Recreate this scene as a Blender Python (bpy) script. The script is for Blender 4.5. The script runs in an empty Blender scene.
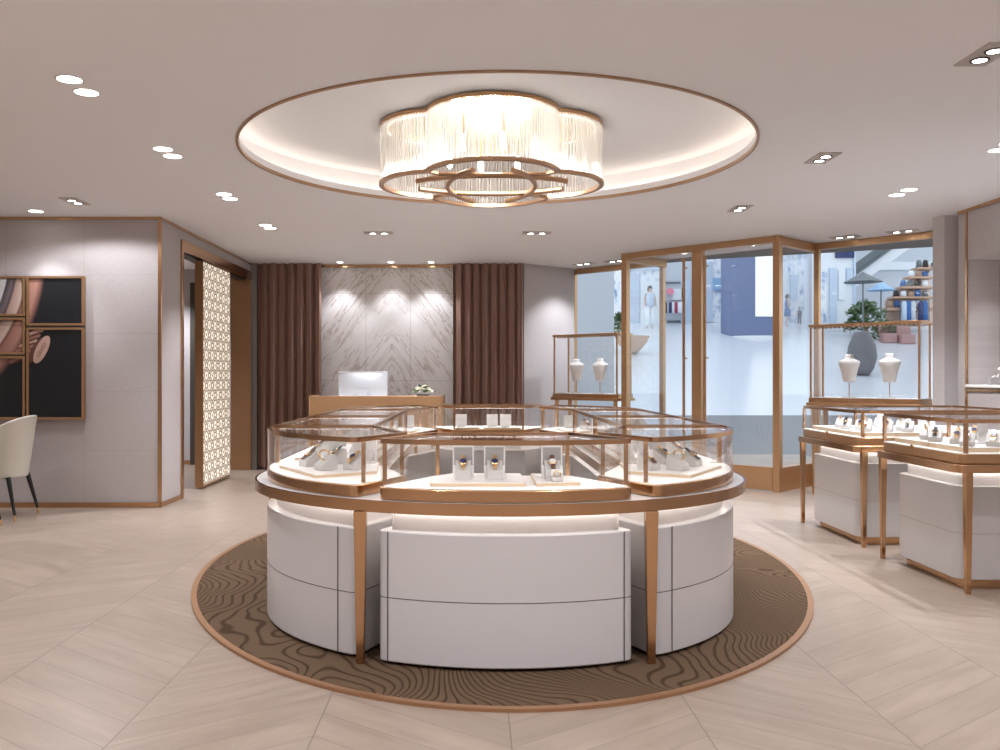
import bpy, math, random
from mathutils import Vector, Matrix
random.seed(7)
sc = bpy.context.scene
COL = sc.collection
PI = math.pi
H = 2.84          # ceiling height
EYE = 1.28

# ------------------------------------------------------------------ helpers
class MB:
    def __init__(s): s.v = []; s.f = []
    def add(s, vs, fs):
        o = len(s.v); s.v += [tuple(p) for p in vs]; s.f += [tuple(i + o for i in f) for f in fs]; return s
    def box(s, x0, x1, y0, y1, z0, z1):
        x0, x1 = min(x0, x1), max(x0, x1); y0, y1 = min(y0, y1), max(y0, y1); z0, z1 = min(z0, z1), max(z0, z1)
        vs = [(x0,y0,z0),(x1,y0,z0),(x1,y1,z0),(x0,y1,z0),(x0,y0,z1),(x1,y0,z1),(x1,y1,z1),(x0,y1,z1)]
        return s.add(vs, [(3,2,1,0),(4,5,6,7),(0,1,5,4),(1,2,6,5),(2,3,7,6),(3,0,4,7)])
    def prism(s, poly, z0, z1):
        n = len(poly)
        a = sum(poly[i][0]*poly[(i+1)%n][1]-poly[(i+1)%n][0]*poly[i][1] for i in range(n))
        if a < 0: poly = poly[::-1]
        vs = [(p[0],p[1],z0) for p in poly] + [(p[0],p[1],z1) for p in poly]
        fs = [tuple(range(n-1,-1,-1)), tuple(range(n,2*n))] + [(i,(i+1)%n,n+(i+1)%n,n+i) for i in range(n)]
        return s.add(vs, fs)
    def ring(s, outer, inner, z0, z1):
        n = len(outer)
        a = sum(outer[i][0]*outer[(i+1)%n][1]-outer[(i+1)%n][0]*outer[i][1] for i in range(n))
        if a < 0: outer = outer[::-1]; inner = inner[::-1]
        vs = [(p[0],p[1],z0) for p in outer]+[(p[0],p[1],z1) for p in outer]+[(p[0],p[1],z0) for p in inner]+[(p[0],p[1],z1) for p in inner]
        fs = []
        for i in range(n):
            j = (i+1)%n
            fs += [(i,j,n+j,n+i),(2*n+j,2*n+i,3*n+i,3*n+j),(n+i,n+j,3*n+j,3*n+i),(j,i,2*n+i,2*n+j)]
        return s.add(vs, fs)
    def flat(s, outer, inner, z):
        n = len(outer); a = sum(outer[i][0]*outer[(i+1)%n][1]-outer[(i+1)%n][0]*outer[i][1] for i in range(n))
        if a < 0: outer = outer[::-1]; inner = inner[::-1]
        return s.add([(p[0],p[1],z) for p in outer]+[(p[0],p[1],z) for p in inner], [((i+1)%n, i, n+i, n+(i+1)%n) for i in range(n)])
    def tube(s, path, r, n=8, closed=False, r2=None):
        P = [Vector(p) for p in path]; m = len(P); vs = []; fs = []
        up = Vector((0,0,1)); prev = None
        for i, p in enumerate(P):
            if closed: t = P[(i+1)%m]-P[i-1]
            else: t = P[min(i+1,m-1)]-P[max(i-1,0)]
            t.normalize()
            if prev is None:
                a = t.cross(up)
                if a.length < .01: a = t.cross(Vector((1,0,0)))
            else:
                a = prev - t*prev.dot(t)
            a.normalize(); prev = a; b = t.cross(a)
            rr = r if r2 is None else r + (r2-r)*i/(m-1)
            for k in range(n):
                th = 2*PI*(k+.5)/n
                vs.append(p + a*math.cos(th)*rr + b*math.sin(th)*rr)
        for i in range(m if closed else m-1):
            j = (i+1)%m
            for k in range(n):
                l = (k+1)%n
                fs.append((i*n+k, i*n+l, j*n+l, j*n+k))
        if not closed:
            fs.append(tuple(range(n-1,-1,-1))); fs.append(tuple((m-1)*n+k for k in range(n)))
        return s.add(vs, fs)
    def rings(s, R, cx=0, cy=0, n=24, cap=True):
        """R: list of (z, rx, ry) or (z, rx, ry, ox, oy)"""
        vs = []; fs = []
        for q in R:
            z, rx, ry = q[:3]; ox, oy = (q[3], q[4]) if len(q) > 3 else (0, 0)
            for k in range(n):
                a = 2*PI*k/n; vs.append((cx+ox+rx*math.cos(a), cy+oy+ry*math.sin(a), z))
        for i in range(len(R)-1):
            for k in range(n):
                l = (k+1)%n
                fs.append((i*n+k, i*n+l, (i+1)*n+l, (i+1)*n+k))
        if cap:
            fs.append(tuple(range(n-1,-1,-1))); fs.append(tuple((len(R)-1)*n+k for k in range(n)))
        return s.add(vs, fs)
    def profile_x(s, prof, x0, x1):
        """profile in (y,z) extruded along x"""
        n = len(prof)
        vs = [(x0,p[0],p[1]) for p in prof]+[(x1,p[0],p[1]) for p in prof]
        fs = [tuple(range(n)), tuple(range(2*n-1,n-1,-1))]+[(i,n+i,n+(i+1)%n,(i+1)%n) for i in range(n)]
        return s.add(vs, fs)
    def bar(s, a, b, w, h=None, w2=None):
        a = Vector(a); b = Vector(b); h = h or w; w2 = w2 or w; t = (b-a).normalized()
        u = t.cross(Vector((0,0,1)))
        if u.length < .01: u = Vector((1,0,0))
        u.normalize(); v = u.cross(t)
        vs = []
        for p, ww, hh in ((a,w,h),(b,w2,h*w2/w)):
            for sx, sy in ((-1,-1),(1,-1),(1,1),(-1,1)): vs.append(p+u*sx*ww/2+v*sy*hh/2)
        return s.add(vs, [(0,1,2,3),(7,6,5,4),(0,4,5,1),(1,5,6,2),(2,6,7,3),(3,7,4,0)])
    def xf(s, M):
        s.v = [tuple(M @ Vector(p)) for p in s.v]; return s

def obj(name, mb, mat, parent=None, smooth=False, bevel=0, local=False, seg=2, auto=None):
    me = bpy.data.meshes.new(name)
    vs = mb.v
    if parent is not None and not local:
        l = parent.location
        q = parent.parent
        while q is not None: l = l + q.location; q = q.parent
        vs = [(p[0]-l[0], p[1]-l[1], p[2]-l[2]) for p in vs]
    me.from_pydata(vs, [], mb.f)
    me.materials.append(mat)
    me.validate()
    o = bpy.data.objects.new(name, me); COL.objects.link(o)
    if parent is not None: o.parent = parent
    if smooth:
        for p in me.polygons: p.use_smooth = True
        if auto is not None:
            me.set_sharp_from_angle(angle=math.radians(auto))
    if bevel:
        m = o.modifiers.new('bevel', 'BEVEL'); m.width = bevel; m.segments = seg; m.limit_method = 'ANGLE'; m.angle_limit = math.radians(50)
    return o
def fix(o):
    import bmesh
    bm = bmesh.new(); bm.from_mesh(o.data); bmesh.ops.recalc_face_normals(bm, faces=bm.faces); bm.to_mesh(o.data); bm.free(); return o
def thing(name, label, cat, loc=(0,0,0), group=None, rz=0):
    o = bpy.data.objects.new(name, None); COL.objects.link(o); o.location = Vector(loc); o.rotation_euler = (0,0,rz)
    o.empty_display_size = .1
    o['label'] = label; o['category'] = cat
    if group: o['group'] = group
    return o
def tag(o, label, cat, group=None, kind=None):
    o['label'] = label; o['category'] = cat
    if group: o['group'] = group
    if kind: o['kind'] = kind
    return o
def struct(name, mb, mat, label=None, **k):
    o = obj(name, mb, mat, **k); 
    if k.get('parent') is None: o['kind'] = 'structure'
    if label: o['label'] = label
    return o
def sthing(name, label=None, loc=(0,0,0)):
    o = bpy.data.objects.new(name, None); COL.objects.link(o); o.location = Vector(loc); o['kind'] = 'structure'
    if label: o['label'] = label
    return o
def copy_tree(o, parent=None):
    c = o.copy(); COL.objects.link(c); c.parent = parent
    for ch in list(o.children): copy_tree(ch, c)
    return c
def place(proto, x, y, z, rz, label, group=None, first=[None]):
    """the prototype itself is used the first time, copies later"""
    if proto.get('used'): o = copy_tree(proto)
    else: o = proto; o['used'] = 1
    o.location = (x, y, z); o.rotation_euler = (0, 0, rz); o['label'] = label
    if group: o['group'] = group
    return o

# ------------------------------------------------------------------ materials
def mat(name, color=(.8,.8,.8), rough=.5, metal=0, emit=None, es=0, spec=.5, trans=0, coat=0):
    m = bpy.data.materials.new(name); m.use_nodes = True
    b = m.node_tree.nodes['Principled BSDF']
    b.inputs['Base Color'].default_value = (*color, 1); b.inputs['Roughness'].default_value = rough
    b.inputs['Metallic'].default_value = metal; b.inputs['Specular IOR Level'].default_value = spec
    if coat: b.inputs['Coat Weight'].default_value = coat; b.inputs['Coat Roughness'].default_value = .1
    if emit: b.inputs['Emission Color'].default_value = (*emit, 1); b.inputs['Emission Strength'].default_value = es
    if trans: b.inputs['Transmission Weight'].default_value = trans
    return m
class NT:
    def __init__(s, m): s.t = m.node_tree; s.n = s.t.nodes; s.l = s.t.links
    def new(s, ty, **k):
        n = s.n.new(ty)
        for a, b in k.items(): setattr(n, a, b)
        return n
    def link(s, a, b): s.l.new(a, b)
    def m(s, op, a, b=None, c=None):
        n = s.n.new('ShaderNodeMath'); n.operation = op
        for i, x in enumerate((a, b, c)):
            if x is None: continue
            if isinstance(x, (int, float)): n.inputs[i].default_value = x
            else: s.l.new(x, n.inputs[i])
        return n.outputs[0]
    def mix(s, f, a, b):
        n = s.n.new('ShaderNodeMix'); n.data_type = 'RGBA'
        if isinstance(f, (int, float)): n.inputs[0].default_value = f
        else: s.l.new(f, n.inputs[0])
        for i, x in ((6, a), (7, b)):
            if isinstance(x, tuple): n.inputs[i].default_value = (*x, 1)
            else: s.l.new(x, n.inputs[i])
        return n.outputs[2]
    def noise(s, vec, scale, detail=2, rough=.5, dist=0):
        n = s.n.new('ShaderNodeTexNoise'); n.inputs['Scale'].default_value = scale; n.inputs['Detail'].default_value = detail
        n.inputs['Roughness'].default_value = rough; n.inputs['Distortion'].default_value = dist
        if vec is not None: s.l.new(vec, n.inputs['Vector'])
        return n.outputs['Fac']
    def comb(s, x, y, z=0.0):
        n = s.n.new('ShaderNodeCombineXYZ')
        for i, q in enumerate((x, y, z)):
            if isinstance(q, (int, float)): n.inputs[i].default_value = q
            else: s.l.new(q, n.inputs[i])
        return n.outputs[0]
    def ramp(s, f, stops, interp='LINEAR'):
        n = s.n.new('ShaderNodeValToRGB'); n.color_ramp.interpolation = interp
        e = n.color_ramp.elements
        while len(e) < len(stops): e.new(.5)
        for i, (p, c) in enumerate(stops): e[i].position = p; e[i].color = (*c, 1)
        s.l.new(f, n.inputs[0]); return n.outputs[0]
    def obj(s):
        t = s.n.new('ShaderNodeTexCoord'); x = s.n.new('ShaderNodeSeparateXYZ'); s.l.new(t.outputs['Object'], x.inputs[0])
        return t.outputs['Object'], x.outputs[0], x.outputs[1], x.outputs[2]
    def bump(s, h, st, dist=.01):
        n = s.n.new('ShaderNodeBump'); n.inputs['Strength'].default_value = st; n.inputs['Distance'].default_value = dist
        s.l.new(h, n.inputs['Height']); s.l.new(n.outputs[0], s.n['Principled BSDF'].inputs['Normal'])
    def base(s, c): s.l.new(c, s.n['Principled BSDF'].inputs['Base Color'])
    def roughness(s, c): s.l.new(c, s.n['Principled BSDF'].inputs['Roughness'])

gold = mat('brushed_rose_gold', (.57,.345,.19), .2, 1)
g = NT(gold); v, x, y, z = g.obj()
g.roughness(g.m('ADD', g.m('MULTIPLY', g.noise(g.comb(g.m('MULTIPLY', x, 1), y, g.m('MULTIPLY', z, 60)), 6, 2), .12), .12))
gold_s = mat('satin_gold', (.55,.335,.18), .33, .85)
gold_d = mat('dark_gold', (.42,.26,.16), .35, .8)
white_l = mat('white_lacquer', (.62,.592,.585), .30, 0, spec=.4)
recess_w = mat('warm_white_recess', (.76,.71,.68), .5)
ledge_w = mat('pale_table_top', (.74,.69,.66), .3)
board_w = mat('white_leather_board', (.93,.90,.87), .45)
tray_edge = mat('tray_gold_edge', (.80,.62,.42), .4, .5)
seam = mat('dark_seam', (.10,.09,.09), .6)
dark = mat('dark_kick', (.06,.045,.035), .6)
suede = mat('grey_suede', (.46,.43,.41), .8)
suede_l = mat('pale_grey_suede', (.66,.63,.60), .7)
black = mat('black_lacquer', (.012,.012,.014), .3)
led = mat('warm_led', (1,1,1), .5, emit=(1,.95,.91), es=3.6)
led_case = mat('case_led', (1,1,1), .5, emit=(1,.98,.96), es=15)
led_side = mat('side_case_led', (1,1,1), .5, emit=(1,.98,.96), es=4.5)
led_plinth = mat('counter_plinth_led', (1,1,1), .5, emit=(1,.95,.91), es=8)
led_vit = mat('vitrine_led', (1,1,1), .5, emit=(1,.98,.96), es=30)
led_cove = mat('cove_led', (1,1,1), .5, emit=(1,.86,.71), es=2.9)
lamp_e = mat('downlight_lens', (1,1,1), .5, emit=(1,.97,.93), es=9)
ceil_m = mat('ceiling_paint', (.94,.93,.945), .75)
can_m = mat('canopy_grey', (.24,.24,.245), .7)
leaf_m = mat('leaf_green', (.05,.12,.035), .5)
petal_m = mat('cream_petal', (.85,.80,.62), .5)
bluew = mat('watch_blue', (.01,.02,.10), .25)
brown_l = mat('brown_leather', (.16,.06,.03), .5)
skin_m = mat('skin', (.62,.42,.33), .5)
steel = mat('brushed_aluminium', (.74,.76,.80), .4, .35)
greyp = mat('grey_pilaster', (.30,.28,.28), .4, .3)

def glass_mat(name, tint, refl=.10, rough=.02):
    m = bpy.data.materials.new(name); m.use_nodes = True; t = NT(m); t.n.clear()
    out = t.new('ShaderNodeOutputMaterial'); mx = t.new('ShaderNodeMixShader'); tr = t.new('ShaderNodeBsdfTransparent'); gl = t.new('ShaderNodeBsdfGlossy')
    tr.inputs[0].default_value = (*tint, 1); gl.inputs['Roughness'].default_value = rough; gl.inputs[0].default_value = (1,1,1,1)
    lw = t.new('ShaderNodeLayerWeight'); lw.inputs['Blend'].default_value = .35
    f = t.m('ADD', t.m('MULTIPLY', t.m('POWER', lw.outputs['Facing'], 3), .55), refl)
    t.link(f, mx.inputs[0]); t.link(tr.outputs[0], mx.inputs[1]); t.link(gl.outputs[0], mx.inputs[2]); t.link(mx.outputs[0], out.inputs[0])
    return m
glass = glass_mat('clear_glass', (.985,.985,.985), .025)
glass_win = glass_mat('window_glass', (.97,.98,.985), .03)
def rod_mat():
    m = bpy.data.materials.new('crystal_rod'); m.use_nodes = True; t = NT(m); t.n.clear()
    out = t.new('ShaderNodeOutputMaterial'); a = t.new('ShaderNodeMixShader'); b = t.new('ShaderNodeMixShader')
    tr = t.new('ShaderNodeBsdfTransparent'); gl = t.new('ShaderNodeBsdfGlossy'); tl = t.new('ShaderNodeBsdfTranslucent')
    gl.inputs['Roughness'].default_value = .08; tl.inputs[0].default_value = (1,.97,.93,1); tr.inputs[0].default_value = (.97,.96,.95,1)
    a.inputs[0].default_value = .36
    lw = t.new('ShaderNodeLayerWeight'); lw.inputs['Blend'].default_value = .5
    t.link(tr.outputs[0], a.inputs[1]); t.link(tl.outputs[0], a.inputs[2])
    t.link(t.m('MULTIPLY', lw.outputs['Facing'], .55), b.inputs[0]); t.link(a.outputs[0], b.inputs[1]); t.link(gl.outputs[0], b.inputs[2]); t.link(b.outputs[0], out.inputs[0])
    return m
rod = rod_mat()

def floor_mat():
    m = mat('chevron_oak', (.5,.4,.33), .3); t = NT(m); v, x, y, z = t.obj()
    p = t.m('DIVIDE', t.m('SUBTRACT', x, .134), .703)
    tri = t.m('PINGPONG', p, 1.0)
    vv = t.m('DIVIDE', t.m('SUBTRACT', t.m('SUBTRACT', y, t.m('MULTIPLY', tri, .532)), 3.317), .2145)
    fid = t.m('FLOOR', vv); fr = t.m('FRACT', vv); sid = t.m('FLOOR', p); sfr = t.m('FRACT', p)
    # distance to seams
    d1 = t.m('MINIMUM', fr, t.m('SUBTRACT', 1.0, fr)); d2 = t.m('MINIMUM', sfr, t.m('SUBTRACT', 1.0, sfr))
    l1 = t.m('LESS_THAN', d1, .008); l2 = t.m('LESS_THAN', d2, .0032)
    line = t.m('MAXIMUM', t.m('MULTIPLY', l1, .8), t.m('MULTIPLY', l2, .8))
    wn = t.new('ShaderNodeTexWhiteNoise', noise_dimensions='3D'); t.link(t.comb(fid, sid, 3.0), wn.inputs['Vector'])
    r = wn.outputs['Value']
    # grain coordinates: along = x-ish, across = vv
    along = t.m('ADD', t.m('MULTIPLY', x, 1.25), t.m('MULTIPLY', r, 37.0))
    across = t.m('MULTIPLY', t.m('ADD', vv, t.m('MULTIPLY', sid, 5.3)), .17)
    gv = t.comb(t.m('MULTIPLY', along, .9), t.m('MULTIPLY', across, 6.0), t.m('MULTIPLY', r, 9.0))
    n1 = t.noise(gv, 2.2, 4, .55, .3)
    w = t.new('ShaderNodeTexWave', wave_type='BANDS', bands_direction='Y', wave_profile='SAW')
    w.inputs['Scale'].default_value = 7; w.inputs['Distortion'].default_value = 7; w.inputs['Detail'].default_value = 2; w.inputs['Detail Scale'].default_value = .8
    t.link(gv, w.inputs['Vector'])
    fine = t.noise(t.comb(t.m('MULTIPLY', along, 6), t.m('MULTIPLY', across, 160), r), 2, 3, .6)
    n1m = t.new('ShaderNodeMapRange'); n1m.inputs[1].default_value = .35; n1m.inputs[2].default_value = .65; t.link(n1, n1m.inputs[0])
    c = t.mix(n1m.outputs[0], (.285,.212,.161), (.41,.318,.252))
    c = t.mix(t.m('MULTIPLY', w.outputs['Fac'], .42), c, (.25,.185,.14))
    c = t.mix(t.m('MULTIPLY', fine, .3), c, (.56,.455,.375))
    c = t.mix(t.m('MULTIPLY', r, .40), c, (.29,.222,.175))
    c = t.mix(line, c, (.15,.11,.085))
    t.base(c)
    t.roughness(t.m('ADD', .29, t.m('MULTIPLY', n1, .16)))
    t.bump(t.m('SUBTRACT', t.m('MULTIPLY', fine, .4), line), .12, .004)
    return m
def rug_mat():
    m = mat('brown_carpet', (.1,.07,.05), .95, spec=.1); t = NT(m); v, x, y, z = t.obj()
    vec = t.comb(x, y, 0.0)
    n = t.noise(vec, .95, 1.0, .4, .6)
    n2 = t.noise(vec, 3.0, 1, .4)
    s_ = t.m('ADD', t.m('ADD', t.m('MULTIPLY', n, 38), t.m('MULTIPLY', n2, 3)), t.m('ADD', t.m('MULTIPLY', x, 19), t.m('MULTIPLY', y, 9)))
    f = t.m('FRACT', s_)
    d = t.m('ABSOLUTE', t.m('SUBTRACT', f, .5))
    line = t.new('ShaderNodeMapRange'); line.inputs[1].default_value = .06; line.inputs[2].default_value = .17; line.inputs[3].default_value = 1; line.inputs[4].default_value = 0
    t.link(d, line.inputs[0]); L = line.outputs[0]
    fuzz = t.noise(vec, 160, 2, .7)
    c = t.mix(fuzz, (.095,.058,.034), (.18,.117,.072))
    c = t.mix(t.m('MULTIPLY', L, .72), c, (.042,.022,.013))
    t.base(c); t.bump(t.m('ADD', t.m('MULTIPLY', t.m('SUBTRACT', 1.0, L), .7), t.m('MULTIPLY', fuzz, .4)), .8, .006)
    return m
def fabric_mat(name, c1, c2, vs=(), hs=(), axis='x'):
    m = mat(name, c1, .85, spec=.2); t = NT(m); v, x, y, z = t.obj()
    u = x if axis == 'x' else y
    a = t.noise(t.comb(t.m('MULTIPLY', u, 14), t.m('MULTIPLY', z, 260), 0.0), 1, 2, .6)
    b = t.noise(t.comb(t.m('MULTIPLY', u, 260), t.m('MULTIPLY', z, 14), 4.0), 1, 2, .6)
    f = t.m('MULTIPLY', t.m('ADD', a, b), .5)
    f2 = t.new('ShaderNodeMapRange'); f2.inputs[1].default_value = .36; f2.inputs[2].default_value = .64; t.link(f, f2.inputs[0])
    c = t.mix(f2.outputs[0], c1, c2)
    for q in vs:
        c = t.mix(t.m('MULTIPLY', t.m('LESS_THAN', t.m('ABSOLUTE', t.m('SUBTRACT', u, q)), .004), .35), c, (.35,.28,.26))
    for (q, lo, hi) in hs:
        k = t.m('LESS_THAN', t.m('ABSOLUTE', t.m('SUBTRACT', z, q)), .0035)
        k = t.m('MULTIPLY', k, t.m('MULTIPLY', t.m('GREATER_THAN', u, lo), t.m('LESS_THAN', u, hi)))
        c = t.mix(t.m('MULTIPLY', k, .35), c, (.35,.28,.26))
    t.base(c); t.bump(f, .15, .002)
    return m
X6, X84 = -4.566, -3.803
wall_f = fabric_mat('woven_wall_left', (.46,.408,.395), (.535,.485,.472), (X6, X84), [(2.275,X84,-3.06),(1.70,X84,-3.06),(1.13,X84,-3.06),(.555,X84,-3.06),(.77,X6,X84),(2.275,-9,X84)])
wall_s = fabric_mat('woven_wall', (.46,.408,.395), (.535,.485,.472), (), (), 'y')
wall_p = fabric_mat('woven_wall_angled', (.53,.485,.478), (.61,.565,.56))
def marble_mat():
    m = mat('bookmatched_marble', (.8,.76,.74), .25); t = NT(m); v, x, y, z = t.obj()
    u = t.m('ABSOLUTE', t.m('ADD', x, 1.134))
    # veins fall away from the middle
    a = t.m('ADD', t.m('MULTIPLY', u, .80), t.m('MULTIPLY', z, .60)); b = t.m('SUBTRACT', t.m('MULTIPLY', u, .6), t.m('MULTIPLY', z, .8))
    n = t.noise(t.comb(t.m('MULTIPLY', a, 5.5), t.m('MULTIPLY', b, .8), 2.0), 1.6, 5, .62, .6)
    d = t.m('ABSOLUTE', t.m('SUBTRACT', n, .5))
    mr = t.new('ShaderNodeMapRange'); mr.inputs[1].default_value = 0; mr.inputs[2].default_value = .030; mr.inputs[3].default_value = 1; mr.inputs[4].default_value = 0; t.link(d, mr.inputs[0])
    msk = t.noise(t.comb(t.m('MULTIPLY', a, 1.5), t.m('MULTIPLY', b, .8), 7.0), 1.7, 2)
    mm = t.new('ShaderNodeMapRange'); mm.inputs[1].default_value = .36; mm.inputs[2].default_value = .52; t.link(msk, mm.inputs[0])
    n2 = t.noise(t.comb(t.m('MULTIPLY', a, 14), t.m('MULTIPLY', b, 2.2), 5.0), 1.5, 4, .6)
    c = t.mix(n2, (.70,.66,.64), (.86,.83,.81))
    c = t.mix(t.m('MULTIPLY', t.m('MULTIPLY', mr.outputs[0], mm.outputs[0]), .8), c, (.40,.30,.25))
    s1 = t.m('LESS_THAN', t.m('ABSOLUTE', t.m('SUBTRACT', t.m('ABSOLUTE', t.m('ADD', x, 1.183)), .31)), .004); s2 = t.m('LESS_THAN', t.m('ABSOLUTE', t.m('SUBTRACT', z, 2.44)), .004); s3 = t.m('LESS_THAN', t.m('ABSOLUTE', t.m('SUBTRACT', z, 1.22)), .004)
    c = t.mix(t.m('MULTIPLY', t.m('MAXIMUM', s1, t.m('MAXIMUM', s2, s3)), .6), c, (.42,.36,.33))
    t.base(c); return m
def curtain_mat():
    m = mat('brown_curtain', (.16,.085,.06), .55, spec=.35); t = NT(m); v, x, y, z = t.obj()
    f = t.noise(t.comb(t.m('MULTIPLY', x, 220), t.m('MULTIPLY', z, 3), 0.0), 1, 2)
    t.base(t.mix(f, (.29,.175,.138), (.40,.25,.20))); return m
def lattice_mat():
    m = mat('backlit_lattice', (.8,.7,.55), .5); t = NT(m); v, x, y, z = t.obj()
    S = .235
    uu = t.m('DIVIDE', y, S); ww = t.m('DIVIDE', z, S)
    def dist(ox, oz):
        fx = t.m('SUBTRACT', t.m('FRACT', t.m('ADD', uu, ox)), .5); fz = t.m('SUBTRACT', t.m('FRACT', t.m('ADD', ww, oz)), .5)
        return t.m('SQRT', t.m('ADD', t.m('MULTIPLY', fx, fx), t.m('MULTIPLY', fz, fz)))
    dA = t.m('MINIMUM', dist(0,0), dist(.5,.5)); dB = t.m('MINIMUM', dist(.5,0), dist(0,.5))
    def band(d, r, w): return t.m('LESS_THAN', t.m('ABSOLUTE', t.m('SUBTRACT', d, r)), w)
    k = t.m('MAXIMUM', t.m('MAXIMUM', band(dA, .245, .034), t.m('LESS_THAN', dA, .085)), t.m('MAXIMUM', band(dA, .15, .012), band(dB, .118, .034)))
    gap = t.m('MULTIPLY', t.m('GREATER_THAN', dA, .255), t.m('GREATER_THAN', dB, .125))
    k = t.m('MAXIMUM', k, t.m('MULTIPLY', gap, .7))
    e = t.mix(k, (1,.91,.78), (.10,.06,.03))
    b = t.n['Principled BSDF']; t.link(e, b.inputs['Base Color']); t.link(e, b.inputs['Emission Color']); b.inputs['Emission Strength'].default_value = .72
    return m
floor_m = floor_mat(); rug_m = rug_mat(); marble = marble_mat(); curtain_m = curtain_mat(); lattice = lattice_mat()

def art_mat():
    """enlarged wristwatch print; object coordinates are world coordinates"""
    m = mat('watch_print', (.02,.02,.02), .35); t = NT(m); v, x, y, z = t.obj()
    cx, cz = -5.42, 2.52
    dx = t.m('SUBTRACT', x, cx); dz = t.m('SUBTRACT', z, cz)
    d = t.m('SQRT', t.m('ADD', t.m('MULTIPLY', dx, dx), t.m('MULTIPLY', t.m('MULTIPLY', dz, dz), .62)))
    dr = t.m('DIVIDE', d, 1.6)
    k = 1.6
    st = [(0,(.62,.60,.60)),(.905/k,(.60,.58,.58)),(.915/k,(.05,.045,.05)),(.965/k,(.16,.12,.13)),(.99/k,(.05,.04,.045)),(1.005/k,(.33,.21,.17)),(1.085/k,(.46,.34,.28)),
          (1.10/k,(.12,.05,.04)),(1.125/k,(.28,.13,.095)),(1.20/k,(.36,.185,.14)),(1.235/k,(.20,.09,.07)),(1.26/k,(.06,.035,.03)),(1.275/k,(.010,.011,.013)),(1.0,(.008,.010,.013))]
    c = t.ramp(dr, st)
    # dial dots
    an = t.m('ARCTAN2', dz, dx); fa = t.m('SUBTRACT', t.m('FRACT', t.m('MULTIPLY', an, 12)), .5)
    dots = t.m('MULTIPLY', t.m('LESS_THAN', t.m('ABSOLUTE', fa), .16), t.m('LESS_THAN', t.m('ABSOLUTE', t.m('SUBTRACT', d, .80)), .014))
    c = t.mix(dots, c, (.02,.02,.02)); t.base(c); return m
art_m = art_mat()
rose = mat('print_rose_gold', (.30,.145,.105), .4); rose_l = mat('print_rose_gold_light', (.46,.29,.235), .4); rose_d = mat('print_rose_gold_dark', (.10,.04,.03), .4)

def spot(x, y, z, power, size=math.radians(75), blend=.6, color=(.92,.955,1.035), r=.03, rot=(0,0,0)):
    l = bpy.data.lights.new('downlight_beam', 'SPOT'); l.energy = power*1.3; l.spot_size = size; l.spot_blend = blend; l.color = color; l.shadow_soft_size = r
    o = bpy.data.objects.new('downlight_beam', l); COL.objects.link(o); o.location = (x,y,z); o.rotation_euler = rot; return o
# ------------------------------------------------------------------ camera
cam = bpy.data.objects.new('camera', bpy.data.cameras.new('camera')); COL.objects.link(cam)
cam.location = (0,0,EYE); cam.rotation_euler = (PI/2,0,0)
cam.data.sensor_width = 36; cam.data.lens = 32.4; cam.data.shift_x = .027; cam.data.shift_y = .0015
cam.data.clip_end = 300
sc.camera = cam

# ------------------------------------------------------------------ room shell
struct('floor', MB().box(-8,5.4,-3.2,14.8,-.1,0), floor_m)
RC = (.16,6.35); RR = 1.763
def circle(c, r, n=96, ry=None): return [(c[0]+r*math.cos(2*PI*i/n), c[1]+(ry or r)*math.sin(2*PI*i/n)) for i in range(n)]
# ceiling with round opening
bound = [(-8,-3.2),(5.4,-3.2),(5.4,9.2),(1.3,13.3),(-8,13.3)]
def ray_hit(a):
    dx, dy = math.cos(a), math.sin(a); best = None
    for i in range(len(bound)):
        p, q = bound[i], bound[(i+1)%len(bound)]
        ex, ey = q[0]-p[0], q[1]-p[1]; den = dx*ey-dy*ex
        if abs(den) < 1e-9: continue
        tt = ((p[0]-RC[0])*ey-(p[1]-RC[1])*ex)/den; ss = ((p[0]-RC[0])*dy-(p[1]-RC[1])*dx)/den
        if tt > 0 and -1e-6 <= ss <= 1+1e-6 and (best is None or tt < best): best = tt
    return (RC[0]+dx*best, RC[1]+dy*best)
angs = sorted([2*PI*i/128-PI for i in range(128)] + [math.atan2(b[1]-RC[1], b[0]-RC[0]) for b in bound])
outer = [ray_hit(a) for a in angs]; inner = [(RC[0]+RR*math.cos(a), RC[1]+RR*math.sin(a)) for a in angs]
struct('ceiling', MB().ring(outer, inner, H, H+.05), ceil_m)
cove = MB(); N = 128
prof = [(RR,H+.05),(RR,H+.062),(RR+.03,H+.062),(RR+.15,H+.062),(RR+.15,H+.225),(0.001,H+.225)]
vs = []; fs = []
for (r, zz) in prof:
    for i in range(N): a = 2*PI*i/N; vs.append((RC[0]+r*math.cos(a), RC[1]+r*math.sin(a), zz))
for j in range(len(prof)-1):
    for i in range(N): k = (i+1)%N; fs.append((j*N+i, j*N+k, (j+1)*N+k, (j+1)*N+i))
cove.add(vs, fs)
o = struct('ceiling_recess', cove, ceil_m, 'round recessed ceiling above the island', smooth=True, auto=30)
struct('trim_1', MB().ring(circle(RC, RR+.012, 128), circle(RC, RR-.006, 128), H-.012, H+.012), gold_d, 'thin gold ring edging the ceiling recess', smooth=True, auto=40)
cl = obj('cove_light_strip', MB().ring(circle(RC, RR+.135, 128), circle(RC, RR+.115, 128), H+.068, H+.078), led_cove)
tag(cl, 'warm light strip hidden inside the round ceiling recess', 'light strip')

# left part
struct('wall_left', MB().box(-8,-3.06,8.80,9.40,0,H), wall_f, 'woven fabric panel wall behind the cream chairs')
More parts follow.
